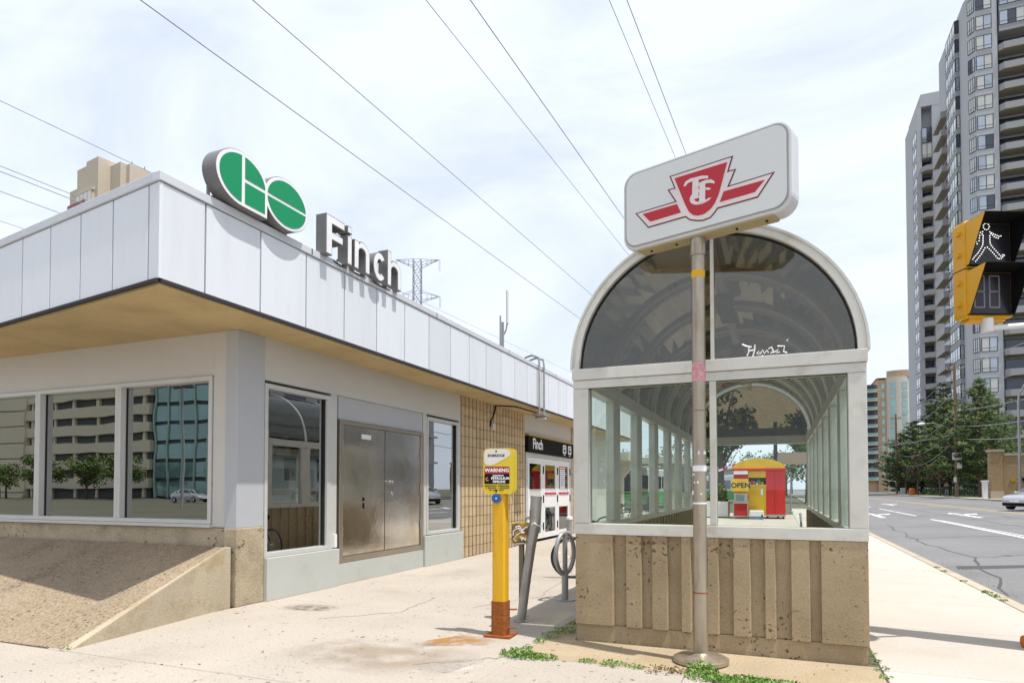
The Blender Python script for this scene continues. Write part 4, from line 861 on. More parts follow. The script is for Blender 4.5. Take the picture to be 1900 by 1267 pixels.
# ------------------------------------------------------------------ pedestrian signal on its pole
sx = thing('signal_pole', 'thick tapered concrete signal pole at the kerb with a side arm holding the walk signal', 'pole', (2.46, 7.58, 0))
part(MB().cyl(2.46,7.58,.0,8.2,.225,20,.13), 'shaft', M['kerb'], sx, smooth=True); part(MB().lathe(2.46,7.58,[(.30,0),(.30,.03),(.24,.06)],20), 'base', M['kerb'], sx, smooth=True)
part(MB().tube([(2.46,7.58,3.06),(1.80,7.215,2.985)], .026, 10), 'arm', M['white'], sx, smooth=True); part(MB().cyl(1.80,7.215,2.955,3.075,.05,12), 'arm_clamp', M['white'], sx, smooth=True)
part(MB().cyl(2.46,7.58,2.98,3.14,.20,20), 'band_clamp', M['galv'], sx, smooth=True)
oc = tag(MB().lathe(2.14,7.60,[(.012,.0),(.028,.012),(.036,.06),(.03,.10),(.01,.115)],10).build('litter', M['orange']), 'small orange piece of litter at the foot of the signal pole', 'litter')
ps_ = thing('pedestrian_signal', 'yellow two-section pedestrian signal showing a white walking man', 'pedestrian signal', (1.80, 7.215, 3.075), math.atan2(.40,.92), local=True)
# local frame: x to the right of the face, -y outwards, z up
MB().prism(rrect(-.225,.225,0,.905,.035,3), (0,.13,0), (1,0,0), (0,0,1), (0,-.16,0)).build('housing', M['signal'], ps_, bevel=.012)
MB().box(-.226,.226,-.035,.132,.448,.458).build('housing_seam', M['joint'], ps_); MB().prism(rrect(-.17,.17,-.03,.0,.01,2), (0,.10,0), (1,0,0), (0,0,1), (0,-.10,0)).build('bottom_rib', M['signal'], ps_)
for z in (.12,.32,.58,.78): MB().box(-.246,-.225,.02,.06,z,z+.035).build('hinge_lug', M['signal'], ps_)
for z0 in (.025, .478):
    z1 = z0+.40; zt = .245; zb_ = .035
    v = MB(); t = .006
    # cut visor: top reaches further than the bottom; side cheeks slope
    v.add([(-.21,-.03,z1),(.21,-.03,z1),(.21,-.03-zt,z1+.01),(-.21,-.03-zt,z1+.01),(-.21,-.03,z1-t),(.21,-.03,z1-t),(.21,-.03-zt,z1+.01-t),(-.21,-.03-zt,z1+.01-t)], [(0,1,2,3),(7,6,5,4),(3,2,6,7),(0,3,7,4),(1,5,6,2)])
    for s_ in (-1,1):
        x0, x1 = s_*.21, s_*(.21-t)
        v.add([(x,y,z) for x in (x0,x1) for y, z in ((-.03,z0),(-.03,z1),(-.03-zt,z1+.01),(-.03-zb_,z0))], [(0,1,2,3),(7,6,5,4),(0,3,7,4),(3,2,6,7),(1,5,6,2)])
    v.add([(-.21,-.03,z0),(.21,-.03,z0),(.21,-.03-zb_,z0),(-.21,-.03-zb_,z0),(-.21,-.03,z0+t),(.21,-.03,z0+t),(.21,-.03-zb_,z0+t),(-.21,-.03-zb_,z0+t)], [(3,2,1,0),(4,5,6,7),(0,1,5,4),(2,3,7,6),(0,4,7,3),(1,2,6,5)])
    vo = v.build('visor', M['black'], ps_)
    # outside left cheek is painted yellow
    MB().add([(-.2125,-.032,z0+.005),(-.2125,-.032,z1-.003),(-.2125,-.03-zt+.004,z1+.006),(-.2125,-.03-zb_,z0+.005),(-.2105,-.032,z0+.005),(-.2105,-.032,z1-.003),(-.2105,-.03-zt+.004,z1+.006),(-.2105,-.03-zb_,z0+.005)], [(3,2,1,0),(4,5,6,7),(0,1,5,4),(1,2,6,5),(2,3,7,6),(3,0,4,7)]).build('visor_cheek', M['signal'], vo)
    MB().box(-.20,.20,-.034,-.031,z0+.01,z1-.01).build('lens', mat('lens_dark', (.022,.02,.024), .25) if z0 < .1 else bpy.data.materials['lens_dark'], ps_)
def dots(path, n):
    out = []; segs = [(Vector((a[0],a[1],0)), Vector((c[0],c[1],0))) for a, c in zip(path, path[1:])]; Ltot = sum((c-a).length for a, c in segs)
    for k in range(n):
        d = Ltot*(k+.5)/n
        for a, c in segs:
            if d <= (c-a).length: q = a+(c-a)*(d/(c-a).length); out.append((q.x,q.y)); break
            d -= (c-a).length
    return out
man = []
man += [(-.02+.028*math.cos(t), .845+.030*math.sin(t)) for t in [2*math.pi*k/9 for k in range(9)]]
for pth, n in (([(-.045,.80),(-.09,.785),(-.115,.74),(-.115,.69),(-.10,.675)],8),([(-.05,.78),(-.085,.76),(-.09,.70)],4),([(-.05,.77),(-.055,.68),(-.06,.665)],6),([(.005,.80),(.05,.775),(.10,.755),(.125,.76)],7),([(.015,.785),(.06,.745),(.10,.735)],5),([(.012,.77),(.012,.69),(.03,.66)],6),
               ([(-.06,.665),(-.10,.60),(-.15,.545),(-.155,.53)],8),([(-.03,.655),(-.07,.59),(-.12,.525),(-.135,.515)],8),([(-.02,.66),(.04,.60),(.085,.545)],7),([(.03,.66),(.075,.61),(.11,.57),(.14,.59)],7),([(.085,.545),(.115,.55),(.15,.585)],4)): man += dots(pth, n)
b = MB()
for x, z in man: b.tube([(x,-.034,z),(x,-.038,z)], .0048, 6)
b.build('walking_man', M['led'], ps_)
b = MB()
for cx in (-.095, .045):
    w, h = .052, .075
    for z in (.095+h*0, .095+h*2): 
        for x0, x1, za, zb2 in ((cx-w,cx-w+.014,z,z+2*h-.012),(cx+w-.014,cx+w,z,z+2*h-.012)): b.box(x0,x1,-.0365,-.0342,za,zb2)
    for z in (.088,.088+2*h-.004,.088+4*h-.01): b.box(cx-w+.004,cx+w-.004,-.0366,-.0343,z,z+.014)
b.build('countdown_digits', M['dimled'], ps_)

# ------------------------------------------------------------------ beyond the shelter: kiosk, planter, boards
KY = 35.4
k_ = thing('vending_kiosk', 'red and yellow food kiosk with yellow domed roof and open hatch', 'kiosk', (-.9, KY+1, 0))
kb = part(MB().box(-2.15,-1.45,KY,KY+2.2,.18,2.42), 'left_panel', M['kred'], k_); part(MB().box(-.60,.30,KY-.01,KY+2.2,.12,2.43), 'red_door', M['kred'], k_, bevel=.01)
part(MB().box(-1.449,-.601,KY+.02,KY+2.2,.16,1.70), 'yellow_panel', M['kyel'], k_); part(MB().box(-1.449,-.601,KY+.02,KY+2.2,2.08,2.42), 'yellow_panel', M['kyel'], k_)
part(MB().box(-1.449,-.601,KY+.6,KY+.65,1.70,2.08), 'hatch_interior', M['dark'], k_); part(MB().box(-1.5,-.58,KY-.10,KY+.1,1.66,1.72), 'counter', M['kyel'], k_); part(MB().box(-.85,-.75,KY-.012,KY-.0105,1.2,1.5) , 'latch', M['face'], k_)
part(MB().box(-2.25,.36,KY-.14,KY+2.3,2.44,2.55), 'eave', M['kred'], k_, bevel=.01)
dm = arc(-.95,2.552,1.25,.50,0,180,16); part(MB().prism(dm, (0,KY-.08,0), (1,0,0), (0,0,1), (0,2.3,0)), 'dome_roof', M['kyel'], k_, smooth=True)
part(MB().box(-.20,-.185,KY-.016,KY-.011,.14,2.42), 'door_seam', M['joint'], k_); part(MB().box(-2.16,-1.44,KY-.02,KY-.001,1.22,1.36), 'trim_band', M['kyel'], k_); part(MB().box(-.58,.28,KY-.03,KY-.0101,.12,.22), 'kick_plate', M['bin'], k_)
for x, z0, z1, m in ((-1.38,1.722,1.86,'face'),(-1.27,1.722,1.95,'kred'),(-1.17,1.722,1.90,'board'),(-1.02,1.722,1.82,'face'),(-.9,1.722,1.92,'busg'),(-.78,1.722,1.85,'kyel')): part(MB().cyl(x,KY+.05,z0,z1,.045,8), 'bottle', M[m], k_)
part(MB().tube([(-.93,KY-.0,1.98),(-1.15,KY+.1,1.75)], .02, 6), 'ladle', M['galv'], k_); part(MB().box(-2.14,-1.46,KY-.13,KY-.11,2.25,2.43), 'awning_flap', M['face'], k_)
for x in (-.55,-.05,.2): part(MB().cyl(x,KY+.2,.03,.13,.05,10), 'castor', M['black'], k_)
ob_ = tag(MB().slab([(-2.22,KY-.42),(-1.42,KY-.30),(-1.42,KY-.26),(-2.22,KY-.38)],1.38,2.02).build('open_board', M['kyel']), 'yellow board reading OPEN on the left of the kiosk', 'sign board')
text('OPEN', .36, (-1.80,KY-.36,1.68), (.8,.12,0), (0,0,1), M['black'], ob_, 'lettering', .012, .008)
ov = thing('oven_cart', 'small steel and glass warming cart in front of the kiosk', 'cart', (-1.8, KY-.5, 0))
part(MB().box(-2.15,-1.42,KY-.75,KY-.22,.78,.84).box(-2.15,-1.42,KY-.75,KY-.22,.10,.16), 'shelf', M['greymetal'], ov); part(MB().box(-2.1,-1.47,KY-.7,KY-.26,.16,.42), 'drawer', M['kred'], ov); cs = part(MB().box(-2.1,-1.47,KY-.7,KY-.26,.84,1.28), 'glass_case', M['bin'], ov); part(MB().box(-2.0,-1.6,KY-.706,KY-.701,.90,1.22), 'case_window', M['clear'], cs)
for x in (-2.12,-1.45): part(MB().box(x-.02,x+.02,KY-.74,KY-.70,.0,.78), 'leg', M['greymetal'], ov)
cb = thing('cooler_box', 'white cooler box with blue base on the ground before the kiosk', 'cooler', (-1.0, KY-.8, 0))
part(MB().box(-1.35,-.72,KY-1.0,KY-.6,.0,.14), 'base', mat('cooler_blue', (.18,.24,.36), .5), cb); part(MB().box(-1.36,-.71,KY-1.01,KY-.59,.142,.44), 'lid', M['white'], cb, bevel=.03); part(MB().tube([(-.78,KY-1.02,.1),(-.78,KY-1.03,.2),(-.76,KY-1.02,.24)],.03,8), 'handle', M['black'], cb)
pl = thing('planter', 'white square concrete planter with a green shrub left of the kiosk', 'planter', (-3.1, 36.2, 0))
part(MB().box(-3.7,-2.45,35.7,36.9,.05,.85), 'tub', M['white'], pl, bevel=.02); part(MB().box(-3.62,-2.53,35.78,36.82,.80,.86), 'soil', M['earth'], pl); b = MB(); leaves(b,(-2.85,36.3,1.25),.35,.35,.55,260,.10,.8); leaves(b,(-3.3,36.3,1.0),.3,.3,.25,120,.09,.8); part(b, 'shrub', M['decid2'], pl)
bd = thing('wayfinding_board', 'dark post with a tan board seen through the shelter', 'sign board', (-.3, 43, 0))
part(MB().box(-.28,-.06,42.9,43.1,0,5.6), 'post', M['dframe'], bd); part(MB().box(-.05,2.3,42.92,43.08,2.99,3.72), 'board', M['board'], bd)
sp_ = thing('sidewalk_post', 'thin grey sign post on the sidewalk beyond the kiosk', 'post', (.72, 46, 0)); part(MB().cyl(.72,46,0,2.6,.045,8), 'shaft', M['galv'], sp_); part(MB().lathe(.72,46,[(.16,0),(.16,.05),(.05,.08)],12), 'base', M['galv'], sp_)
ba = thing('boom_barrier', 'red and white striped boom barrier raised beside the kiosk', 'barrier', (-2.4, 48, 0))
part(MB().box(-2.6,-2.2,47.8,48.2,0,1.1), 'cabinet', M['bin'], ba)
for k in range(7):
    a = Vector((-2.4,47.75,3.3)); d = Vector((-2.1,-.1,-.72)); part(MB().bar(a+d*(k/7), a+d*((k+1)/7), .05, .14), 'boom_stripe', M['red'] if k % 2 else M['face'], ba)
part(MB().box(-2.45,-2.35,47.8,48,1.1,3.3), 'post', M['bin'], ba)
def lot_lamp(x, y, h, lab):
    t = thing('parking_lamp', lab, 'lamp post', (x,y,0), group='lamp posts of the bus terminal')
    part(MB().cyl(x,y,0,h,.09,8,.06), 'shaft', M['greymetal'], t); part(MB().box(x-1.1,x-.15,y-.15,y+.15,h-.08,h+.06), 'lamp_head', M['dframe'], t); part(MB().box(x+.15,x+1.1,y-.15,y+.15,h-.08,h+.06), 'lamp_head', M['dframe'], t)
lot_lamp(-7.0, 74, 7.6, 'twin-headed lamp post left of the kiosk roof'); lot_lamp(-12.2, 98, 10.4, 'distant twin-headed lamp post beyond the bus bays'); lot_lamp(-17, 60, 9, 'twin-headed lamp post behind the bus canopies')
# bus bays: canopies, bus, far hall
def canopy(x0, x1, y0, y1, z, lab):
    t = thing('bus_canopy', lab, 'canopy', ((x0+x1)/2,(y0+y1)/2,0), group='canopies over the bus bays')
    part(MB().box(x0,x1,y0,y1,z,z+.42), 'roof_slab', M['canopy'], t)
    for x in (x0+.8,x1-.8): part(MB().prism([(-.9,z-.001),(-.15,z-.9),(-.15,0),(.15,0),(.15,z-.9),(.9,z-.001)], (x,(y0+y1)/2-.2,0), (1,0,0), (0,0,1), (0,.4,0)), 'column', M['canopy'], t)
    t['label'] = lab
canopy(-13.6,-7.2,33.5,37,3.0,'nearest flat concrete canopy over the bus bays'); canopy(-13.5,-6.0,44,48,3.2,'further flat concrete canopy over the bus bays'); canopy(-14,-6.8,58,62,3.4,'farthest flat concrete canopy over the bus bays')
def bus(x, y, rz, lab):
    t = thing('city_bus', lab, 'bus', (x,y,0), rz, 'buses in the terminal', local=True)
    MB().box(-1.25,1.25,-6,6,.35,1.25).build('lower_body', M['busg'], t, bevel=.06); MB().box(-1.25,1.25,-6,6,1.252,3.05).build('upper_body', M['buswhite'], t, bevel=.1); MB().box(-1.1,1.1,-6.02,-5.9,1.35,2.6).build('windscreen', M['cglass'], t)
    for s_ in (-1,1):
        for k in range(6): MB().box(s_*1.24,s_*1.262,-5.2+1.8*k,-3.6+1.8*k,1.5,2.5).build('window', M['cglass'], t)
        for y_ in (-3.6,3.4): MB().tube([(s_*1.27,y_,.48),(s_*.95,y_,.48)], .48, 16).build('wheel', M['tyre'], t)
    MB().box(-.9,.9,-6.03,-5.95,2.66,2.95).build('destination_sign', M['black'], t)
    return t
b1 = bus(-9.8, 52, -.1, 'nearest green and white bus seen through the left shelter windows'); dup(b1, (-13.2, 66, 0), -.1, 'green and white bus waiting behind the nearest one'); dup(b1, (-6.4, 82, 0), .5, 'farthest green and white bus, angled across the bay')
hl = thing('terminal_hall', 'low grey block of the bus terminal at the back', 'building', (-20,110,0)); part(MB().box(-34,-5,108,122,0,4.6), 'wall', M['ggrey'], hl); part(MB().box(-34.4,-4.6,107.6,122.4,4.6,5.2), 'roof', M['coping'], hl)
for k in range(9): part(MB().box(-33+3.1*k,-30.8+3.1*k,107.95,108.0,1.0,3.4), 'window', M['tglass3'], hl)
# ------------------------------------------------------------------ far side of the street: towers
WMESH = {}
def shared(key, mbf, name, m, parent, loc):
    if key not in WMESH:
        o = mbf().build(name, m, parent, off=(0,0,0)); WMESH[key] = o.data
    else:
        o = bpy.data.objects.new(name, WMESH[key]); COL.objects.link(o); o.parent = parent
    o.location = loc; return o
GL = ['tglass','tglass2','tglass2','tglass','tglass3','tglass2','tglass']
def tower_window(par, a, c, z0, z1, n, rnd, org, sill=.55, frame=.09, out=.05):
    """window between plan points a and c: dark frame part with n panes as sub-parts"""
    a, c = Vector((a[0],a[1],0)), Vector((c[0],c[1],0)); d = (c-a); Lw = d.length; d.normalize(); nrm = Vector((d.y,-d.x,0))
    b = MB(); o = a-nrm*.02
    def bar(u0,u1,za,zb,t=out): b.prism([(u0,za),(u1,za),(u1,zb),(u0,zb)], o, d, (0,0,1), nrm*t)
    bar(0,Lw,z0,z0+frame); bar(0,Lw,z1-frame,z1); bar(0,Lw,z0+sill,z0+sill+frame*.7,out-.01)
    for k in range(n+1): u = (Lw-frame)*k/n; bar(u,u+frame,z0+frame,z1-frame,out-.005)
    w = b.build('window', M['dframe'], par, off=org)
    for k in range(n):
        q = MB(); u0, u1 = (Lw-frame)*k/n+frame, (Lw-frame)*(k+1)/n; q.prism([(u0,z0+frame),(u1,z0+frame),(u1,z1-frame),(u0,z1-frame)], o, d, (0,0,1), nrm*.02)
        q.build('pane', M[rnd.choice(GL)], w, off=org)
    return w
def balcony(par, x0, x1, y0, y1, z, org, cut=.6):
    """y0 is the outer edge"""
    P = [(x0+cut,y0),(x1-.001,y0),(x1,y1),(x0,y1),(x0,y0+cut)]
    b = MB().slab(P, z, z+.16).build('balcony', M['balu'], par, off=org)
    r = MB(); r.box(x0+cut,x1,y0,y0+.1,z+.161,z+1.05); r.add([(x0,y0+cut,z+.161),(x0+cut,y0,z+.161),(x0+cut+.07,y0+.07,z+.161),(x0+.07,y0+cut+.07,z+.161),(x0,y0+cut,z+1.05),(x0+cut,y0,z+1.05),(x0+cut+.07,y0+.07,z+1.05),(x0+.07,y0+cut+.07,z+1.05)],[(0,1,5,4),(1,2,6,5),(2,3,7,6),(3,0,4,7),(4,5,6,7)]); r.box(x0,x0+.1,y0+cut,y1,z+.161,z+1.05)
    r.build('parapet', M['bal'], b, off=org)
    t = MB().box(x0+cut,x1,y0+.02,y0+.06,z+1.18,z+1.24)
    for k in range(4): xx = x0+cut+(x1-x0-cut)*k/3; t.box(min(xx,x1-.04),min(xx,x1-.04)+.04,y0+.02,y0+.06,z+1.05,z+1.18)
    t.build('rail', M['dframe'], b, off=org)
def towerA():
    org = (34,122,.5); rnd = random.Random(5)
    t = thing('apartment_tower', 'tall grey concrete apartment tower nearest the street with corner windows and balconies', 'apartment tower', org)
    H = 80.5; fl_ = 3.2; zt0 = 66.8
    body = [(29.5,122.0),(32.45,122.0),(32.45,124.2),(46,124.2),(46,141),(28.5,141),(28.5,124.2),(28.75,123.15)]
    part(MB().slab(body, .4, H), 'wall', M['ggrey'], t)
    part(MB().slab([(28.62,134.2),(28.62,140.5),(28.3,140.5),(28.3,134.2)], H-14, H-.001), 'wall_pier', M['ggrey'], t)
    part(MB().box(33,45,127,139,H,H+4), 'penthouse', M['ggrey2'], t)
    for k in range(-4, 20):
        z1 = zt0-fl_*k; z0 = z1-2.25
        if z0 < 2: break
        top3 = k <= -2
        tower_window(t, (29.62,121.99), (31.75,121.99), z0, z1, 2, rnd, org)
        tower_window(t, (28.76,122.98), (29.42,121.98), z0, z1, 3, rnd, org, frame=.07)
        if top3: part(MB().slab([(29.62,121.975),(31.75,121.975),(31.75,121.999),(29.62,121.999)], z0-.94, z0-.01), 'spandrel', M['ggrey2'], t)
        # glazed bay on the street side
        part(MB().box(27.9,28.49,127.0,133.6,z0-.93,z0-.005), 'spandrel', M['ggrey2'], t)
        tower_window(t, (27.9,133.5), (27.9,127.1), z0, z1, 4, rnd, org, frame=.1); tower_window(t, (27.92,127.0), (28.48,127.0), z0, z1, 1, rnd, org, frame=.08)
        part(MB().box(27.95,28.495,127.05,133.55,z0,z0+2.25), 'bay_core', M['tglass3'], t)
        # street-side balconies
        if k > -2 and k % 1 == 0:
            part(MB().box(27.2,28.499,134.3,140.7,z0-.55,z0-.4), 'balcony_slab', M['balu'], t); part(MB().box(27.2,27.32,134.3,140.7,z0-.399,z0+.6), 'balcony_parapet', M['bal'], t); part(MB().box(27.321,28.499,134.3,134.4,z0-.399,z0+.6), 'balcony_parapet', M['bal'], t)
        part(MB().box(28.44,28.495,134.6,140.4,z0-.35,z0+1.95), 'balcony_door', M['tglass3'], t)
        # front balconies to the right
        if k > -3:
            part(MB().box(32.8,45.5,124.12,124.198,z0-.2,z0+2.1), 'balcony_door', M['tglass3'], t)
            for q in range(3): part(MB().box(33.2+3.6*q,33.3+3.6*q,124.06,124.119,z0-.2,z0+2.1), 'door_frame', M['dframe'], t)
            balcony(t, 32.6, 38.4, 121.6, 124.19, z0-.75, org); balcony(t, 39, 45.6, 121.6, 124.19, z0-.75, org)
        else:
            tower_window(t, (32.7,121.9), (38.2,121.9), z0, z1, 5, rnd, org); part(MB().box(32.7,38.2,121.92,124.19,z0-.95,z1), 'bay_core', M['ggrey2'], t)
    part(MB().box(32.6,45.8,124.0,124.19,.5,2.4), 'base_panel', M['ggrey2'], t)
towerA()
def towerB():
    org = (34,155,.5); rnd = random.Random(9)
    t = thing('apartment_tower', 'second grey apartment tower further up the street with a slim column of balconies', 'apartment tower', org)
    H = 80.4; fl_ = 3.2
    part(MB().slab([(27.15,155),(27.98,155),(27.98,157),(29.87,157),(29.87,155),(44,155),(44,168),(27.15,168)], .4, H), 'wall', M['ggrey'], t)
    part(MB().box(27.9,44.2,154.98,168.2,H,H+2.6), 'penthouse', M['ggrey'], t)
    for k in range(24):
        z0 = 73.6-fl_*k
        if z0 < 2: break
        part(MB().box(28.0,29.85,156.9,156.99,z0-.1,z0+2.3), 'balcony_door', M['tglass3'], t)
        if k > 1: balcony(t, 27.75, 29.86, 153.9, 156.98, z0-.6, org, .8)
        else: tower_window(t, (28.0,154.95), (29.85,154.95), z0-.8, z0+2.3, 2, rnd, org); part(MB().box(28.02,29.85,154.97,156.99,z0-.9,z0+2.3), 'bay_core', M['ggrey2'], t)
        tower_window(t, (27.13,159.6), (27.13,155.4), z0, z0+2.2, 2, rnd, org, frame=.12)
towerB()
def towerC():
    org = (38,265,.5); t = thing('tan_apartment_block', 'distant tan brick apartment block with a curved teal window bay', 'apartment block', org)
    z = 40.5
    part(MB().box(33.0,46,265,285,.4,z), 'wall', M['cbrick'], t); part(MB().box(28,32.999,266,285,.4,z-2), 'wall', M['cbrick'], t)
    part(MB().slab([(35.6,264.9)]+arc(39.5,266,4.0,2.6,200,340,10)+[(43.4,264.9),(43.4,266),(35.6,266)], .4, z+.6), 'pale_bay', M['cpier'], t)
    part(MB().slab([(36.2,266)]+arc(40.5,266,4.6,2.2,190,350,8)+[(45,266)], z+.61, z+3.0), 'penthouse', M['cbrick'], t); part(MB().box(32.7,46.2,264.7,285.2,z+.61,z+.62), 'roof', M['cpier'], t)
    for k in range(11):
        zz = 36.8-3.15*k
        for a0, a1 in ((228,256),(284,312)):
            P = arc(39.5,266,4.05,2.68,a0,a1,4); b = MB()
            for p, q in zip(P, P[1:]): b.quad((p[0],p[1],zz),(q[0],q[1],zz),(q[0],q[1],zz+2.5),(p[0],p[1],zz+2.5))
            part(b, 'window', M['teal'], t)
        part(MB().box(34.3,35.2,264.93,264.99,zz+.3,zz+2.2), 'window', M['teal'], t)
        part(MB().box(28.2,32.8,265.6,265.99,zz-.4,zz+2.2), 'window', M['tglass3'], t); part(MB().box(28.1,32.9,264.2,265.98,zz-.7,zz-.45), 'balcony', M['cpier'], t); part(MB().box(28.1,32.9,264.2,264.3,zz-.449,zz+.5), 'balcony_glass', M['teal'], t)
towerC()
def beige():
    ang = math.radians(-9.5); org = Vector(tuple(R_*-70.7+Fh*110))+Vector((0,0,.0))
    t = thing('beige_apartment_block', 'beige concrete apartment block with red balcony rails behind the station roof', 'apartment block', org, 0)
    u = (R_*.62+Fh).normalized(); v = (R_*-1.647+Fh).normalized()   # u: along the right face, v: along the left face
    def blk(u0,u1,v0,v1,z0,z1,name='wall',m='beige',par=None):
        P = [org+u*a+v*b_ for a, b_ in ((u0,v0),(u1,v0),(u1,v1),(u0,v1))]; return part(MB().slab([(p.x,p.y) for p in P][::-1], z0, z1), name, M[m], par or t)
    blk(0,6,3.9,7.0,.2,57.6) ; blk(0,8,0,3.899,.2,58.3); blk(.5,8,7.0,10.6,.2,54.8); blk(2,14,-3.2,-.001,.2,57.4)
    blk(2,14,-4.0,-3.201,.2,48.5); blk(3,14,-4.2,-3.2,52.4,57.2,'upper_parapet'); blk(3,8,-3.25,-3.2,49.9,52.39,'balcony_recess','dframe')
    for k in range(5):
        z = 50.2-3.0*k
        for q in range(4): blk(-.5,-.49,1.2+1.3*q,2.3+1.3*q,z,z+2.3,'window','tglass2')
        blk(-.48,-.001,1.0,6.6,z-.3,z+2.5,'bay','beige'); b_ = blk(-1.6,-.5,.9,6.8,z-1.0,z-.75,'balcony','balu')
        blk(-1.6,-1.5,.9,6.8,z-.4,z+.35,'balcony_rail','redrail',b_); blk(-.5,-.1,.8,6.9,z+2.5,z+2.75,'bay_cap','cpier')
        blk(1.95,1.99,-2.1,-1.1,z+.2,z+2.2,'window','tglass3')
        blk(.45,.49,8,9.2,z-.3,z+1.8,'window','tglass3')
    for k in range(4): P = org+u*(4+2.2*k)+v*-3.0; part(MB().cyl(P.x,P.y,57.4,58.3,.06,6), 'roof_post', M['dframe'], t)
beige()
# buildings across the junction, seen only as reflections in the station windows
def office():
    t = thing('office_block', 'beige banded office block across the junction mirrored in the left windows', 'office block', (-100,-62,0))
    part(MB().box(-140,-93.5,-90,-62.3,0,26), 'wall', M['dark'], t); part(MB().box(-131,-124,-62.25,-61.3,0,26), 'pale_pier', M['bandbeige'], t)
    for k in range(8): part(MB().box(-124,-93.2,-62.29,-61.6,1.6+3.0*k,3.3+3.0*k), 'spandrel_band', M['bandbeige'], t)
    for k in range(6): part(MB().box(-123+5.6*k,-122.4+5.6*k,-62.28,-61.9,0,26), 'column', M['bandbeige'], t)
    for k in range(9): part(MB().box(-131,-124,-61.29,-61.25,1+2.9*k,1.12+2.9*k), 'pier_joint', M['joint'], t)
    g = thing('glass_tower', 'teal glass tower across the junction mirrored in the left windows', 'office tower', (-70,-62,0))
    part(MB().box(-92.8,-66,-90,-62.5,0,60), 'core', M['dark'], g)
    for k in range(20): part(MB().box(-92.8,-66,-62.49,-62.2,.3+3.0*k,2.7+3.0*k), 'glass_band', M['teal'], g)
    for k in range(9): part(MB().box(-92.8+2.9*k,-92.5+2.9*k,-62.19,-62.0,0,60), 'fin', mat('pale_teal', (.35,.50,.42), .5) if k == 0 else bpy.data.materials['pale_teal'], g)
    part(MB().box(-81,-75,-62.18,-62.1,0,60), 'pale_stair_strip', bpy.data.materials['pale_teal'], g)
    e = thing('grey_apartment_block', 'grey apartment block on the far side of the street mirrored in the right facade windows', 'apartment block', (34,50,.5))
    part(MB().box(26,40,30,70,.4,24), 'wall', M['ggrey'], e)
    for k in range(7):
        for q in range(9): part(MB().box(25.95,25.995,31+4.3*q,33.6+4.3*q,2.2+3.1*k,4.2+3.1*k), 'window', M['tglass3'], e)
        part(MB().box(25.0,25.949,31,69,1.4+3.1*k,1.6+3.1*k), 'balcony', M['cpier'], e)
office()
# gate wall, lamp post, poles
gw = thing('gate_wall', 'yellow brick gate wall with capped pier across the street', 'wall', (21,77.5,.5))
part(MB().box(19.25,20.25,77,78.0,.5,5.15), 'pier', M['gatebrick'], gw); part(MB().box(19.13,20.37,76.88,78.12,5.15,5.38), 'pier_cap', M['kerb'], gw); part(MB().box(20.25,27.5,77.2,77.8,.5,4.78), 'wall', M['gatebrick'], gw); part(MB().box(20.37,27.6,77.12,77.88,4.781,4.98), 'coping', M['kerb'], gw)
part(MB().box(20.9,21.3,77.13,77.19,2.2,2.5), 'plaque', mat('plaque_gold', (.45,.25,.02), .5), gw); part(MB().box(21.6,22.6,77.1,77.19,2.35,2.6).box(21.9,22.5,77.05,77.1,2.15,2.5), 'lettering_plate', M['black'], gw)
part(MB().box(19.2,20.3,76.85,76.99,.5,1.3), 'base_course', M['kerb'], gw)
gp = thing('garden_pillar', 'short white gate pillar beside the brick wall', 'pillar', (18.75,77,.55)); part(MB().box(18.55,18.95,76.8,77.2,.55,2.2), 'shaft', M['white'], gp); part(MB().box(18.47,19.03,76.72,77.28,2.2,2.35), 'cap', M['white'], gp)
sl_ = thing('street_lamp', 'grey steel street lamp with bent arm in front of the brick wall', 'street lamp', (19.1,68.1,.55))
part(MB().tube([(19.1,68.1,.5),(19.1,68.1,9.0),(19.15,68.1,9.6),(19.9,67.9,11.2)], [.12,.09,.08,.06], 10), 'pole', M['galv'], sl_, smooth=True); part(MB().tube([(19.75,67.95,11.25),(20.2,67.8,11.35),(20.9,67.6,11.3)], [.08,.24,.10], 10), 'lamp_head', M['white'], sl_, smooth=True)
def upole(x, y, top, lab, arm=True):
    t = thing('utility_pole', lab, 'utility pole', (x,y,.55), group='wooden utility poles across the street')
    part(MB().cyl(x,y,.4,top,.20,10,.13), 'shaft', M['wood'], t, smooth=True); part(MB().bar((x-.9,y+.05,top-.8),(x+.9,y-.05,top-.8),.1,.12), 'crossarm', M['wood'], t)
    for q in (-.8,-.4,.4,.8): part(MB().cyl(x+q,y,top-.73,top-.5,.05,8), 'insulator', M['galv'], t)
    part(MB().cyl(x+.28,y,top-4.4,top-3.6,.16,10), 'transformer', M['galv'], t)
    if arm:
        part(MB().tube([(x,y,8.0),(x-1.1,y-.2,8.8),(x-2.4,y-.5,9.25),(x-3.4,y-.75,9.2)], [.05,.045,.04,.035], 8), 'lamp_arm', M['galv'], t, smooth=True); part(MB().tube([(x-3.2,y-.7,9.2),(x-3.5,y-.77,9.16),(x-4.0,y-.88,9.1)], [.06,.20,.1], 8), 'lamp_head', M['white'], t, smooth=True)
        part(MB().box(x-.45,x+.45,y-.26,y-.22,4.9,5.75), 'traffic_sign', M['face'], t); part(MB().box(x-.3,x+.28,y-.27,y-.261,5.1,5.6), 'sign_symbol', M['pinktape'], t); part(MB().box(x+.0,x+.5,y-.26,y-.22,3.9,4.6), 'traffic_sign', M['face'], t); part(MB().box(x-.35,x-.05,y-.26,y-.22,2.3,2.9), 'notice', M['face'], t)
    return t
upole(19.2,90,16.3,'wooden utility pole with a lamp arm and white traffic signs'); upole(20.4,140,15.5,'thin distant utility pole near the shelter edge',False)
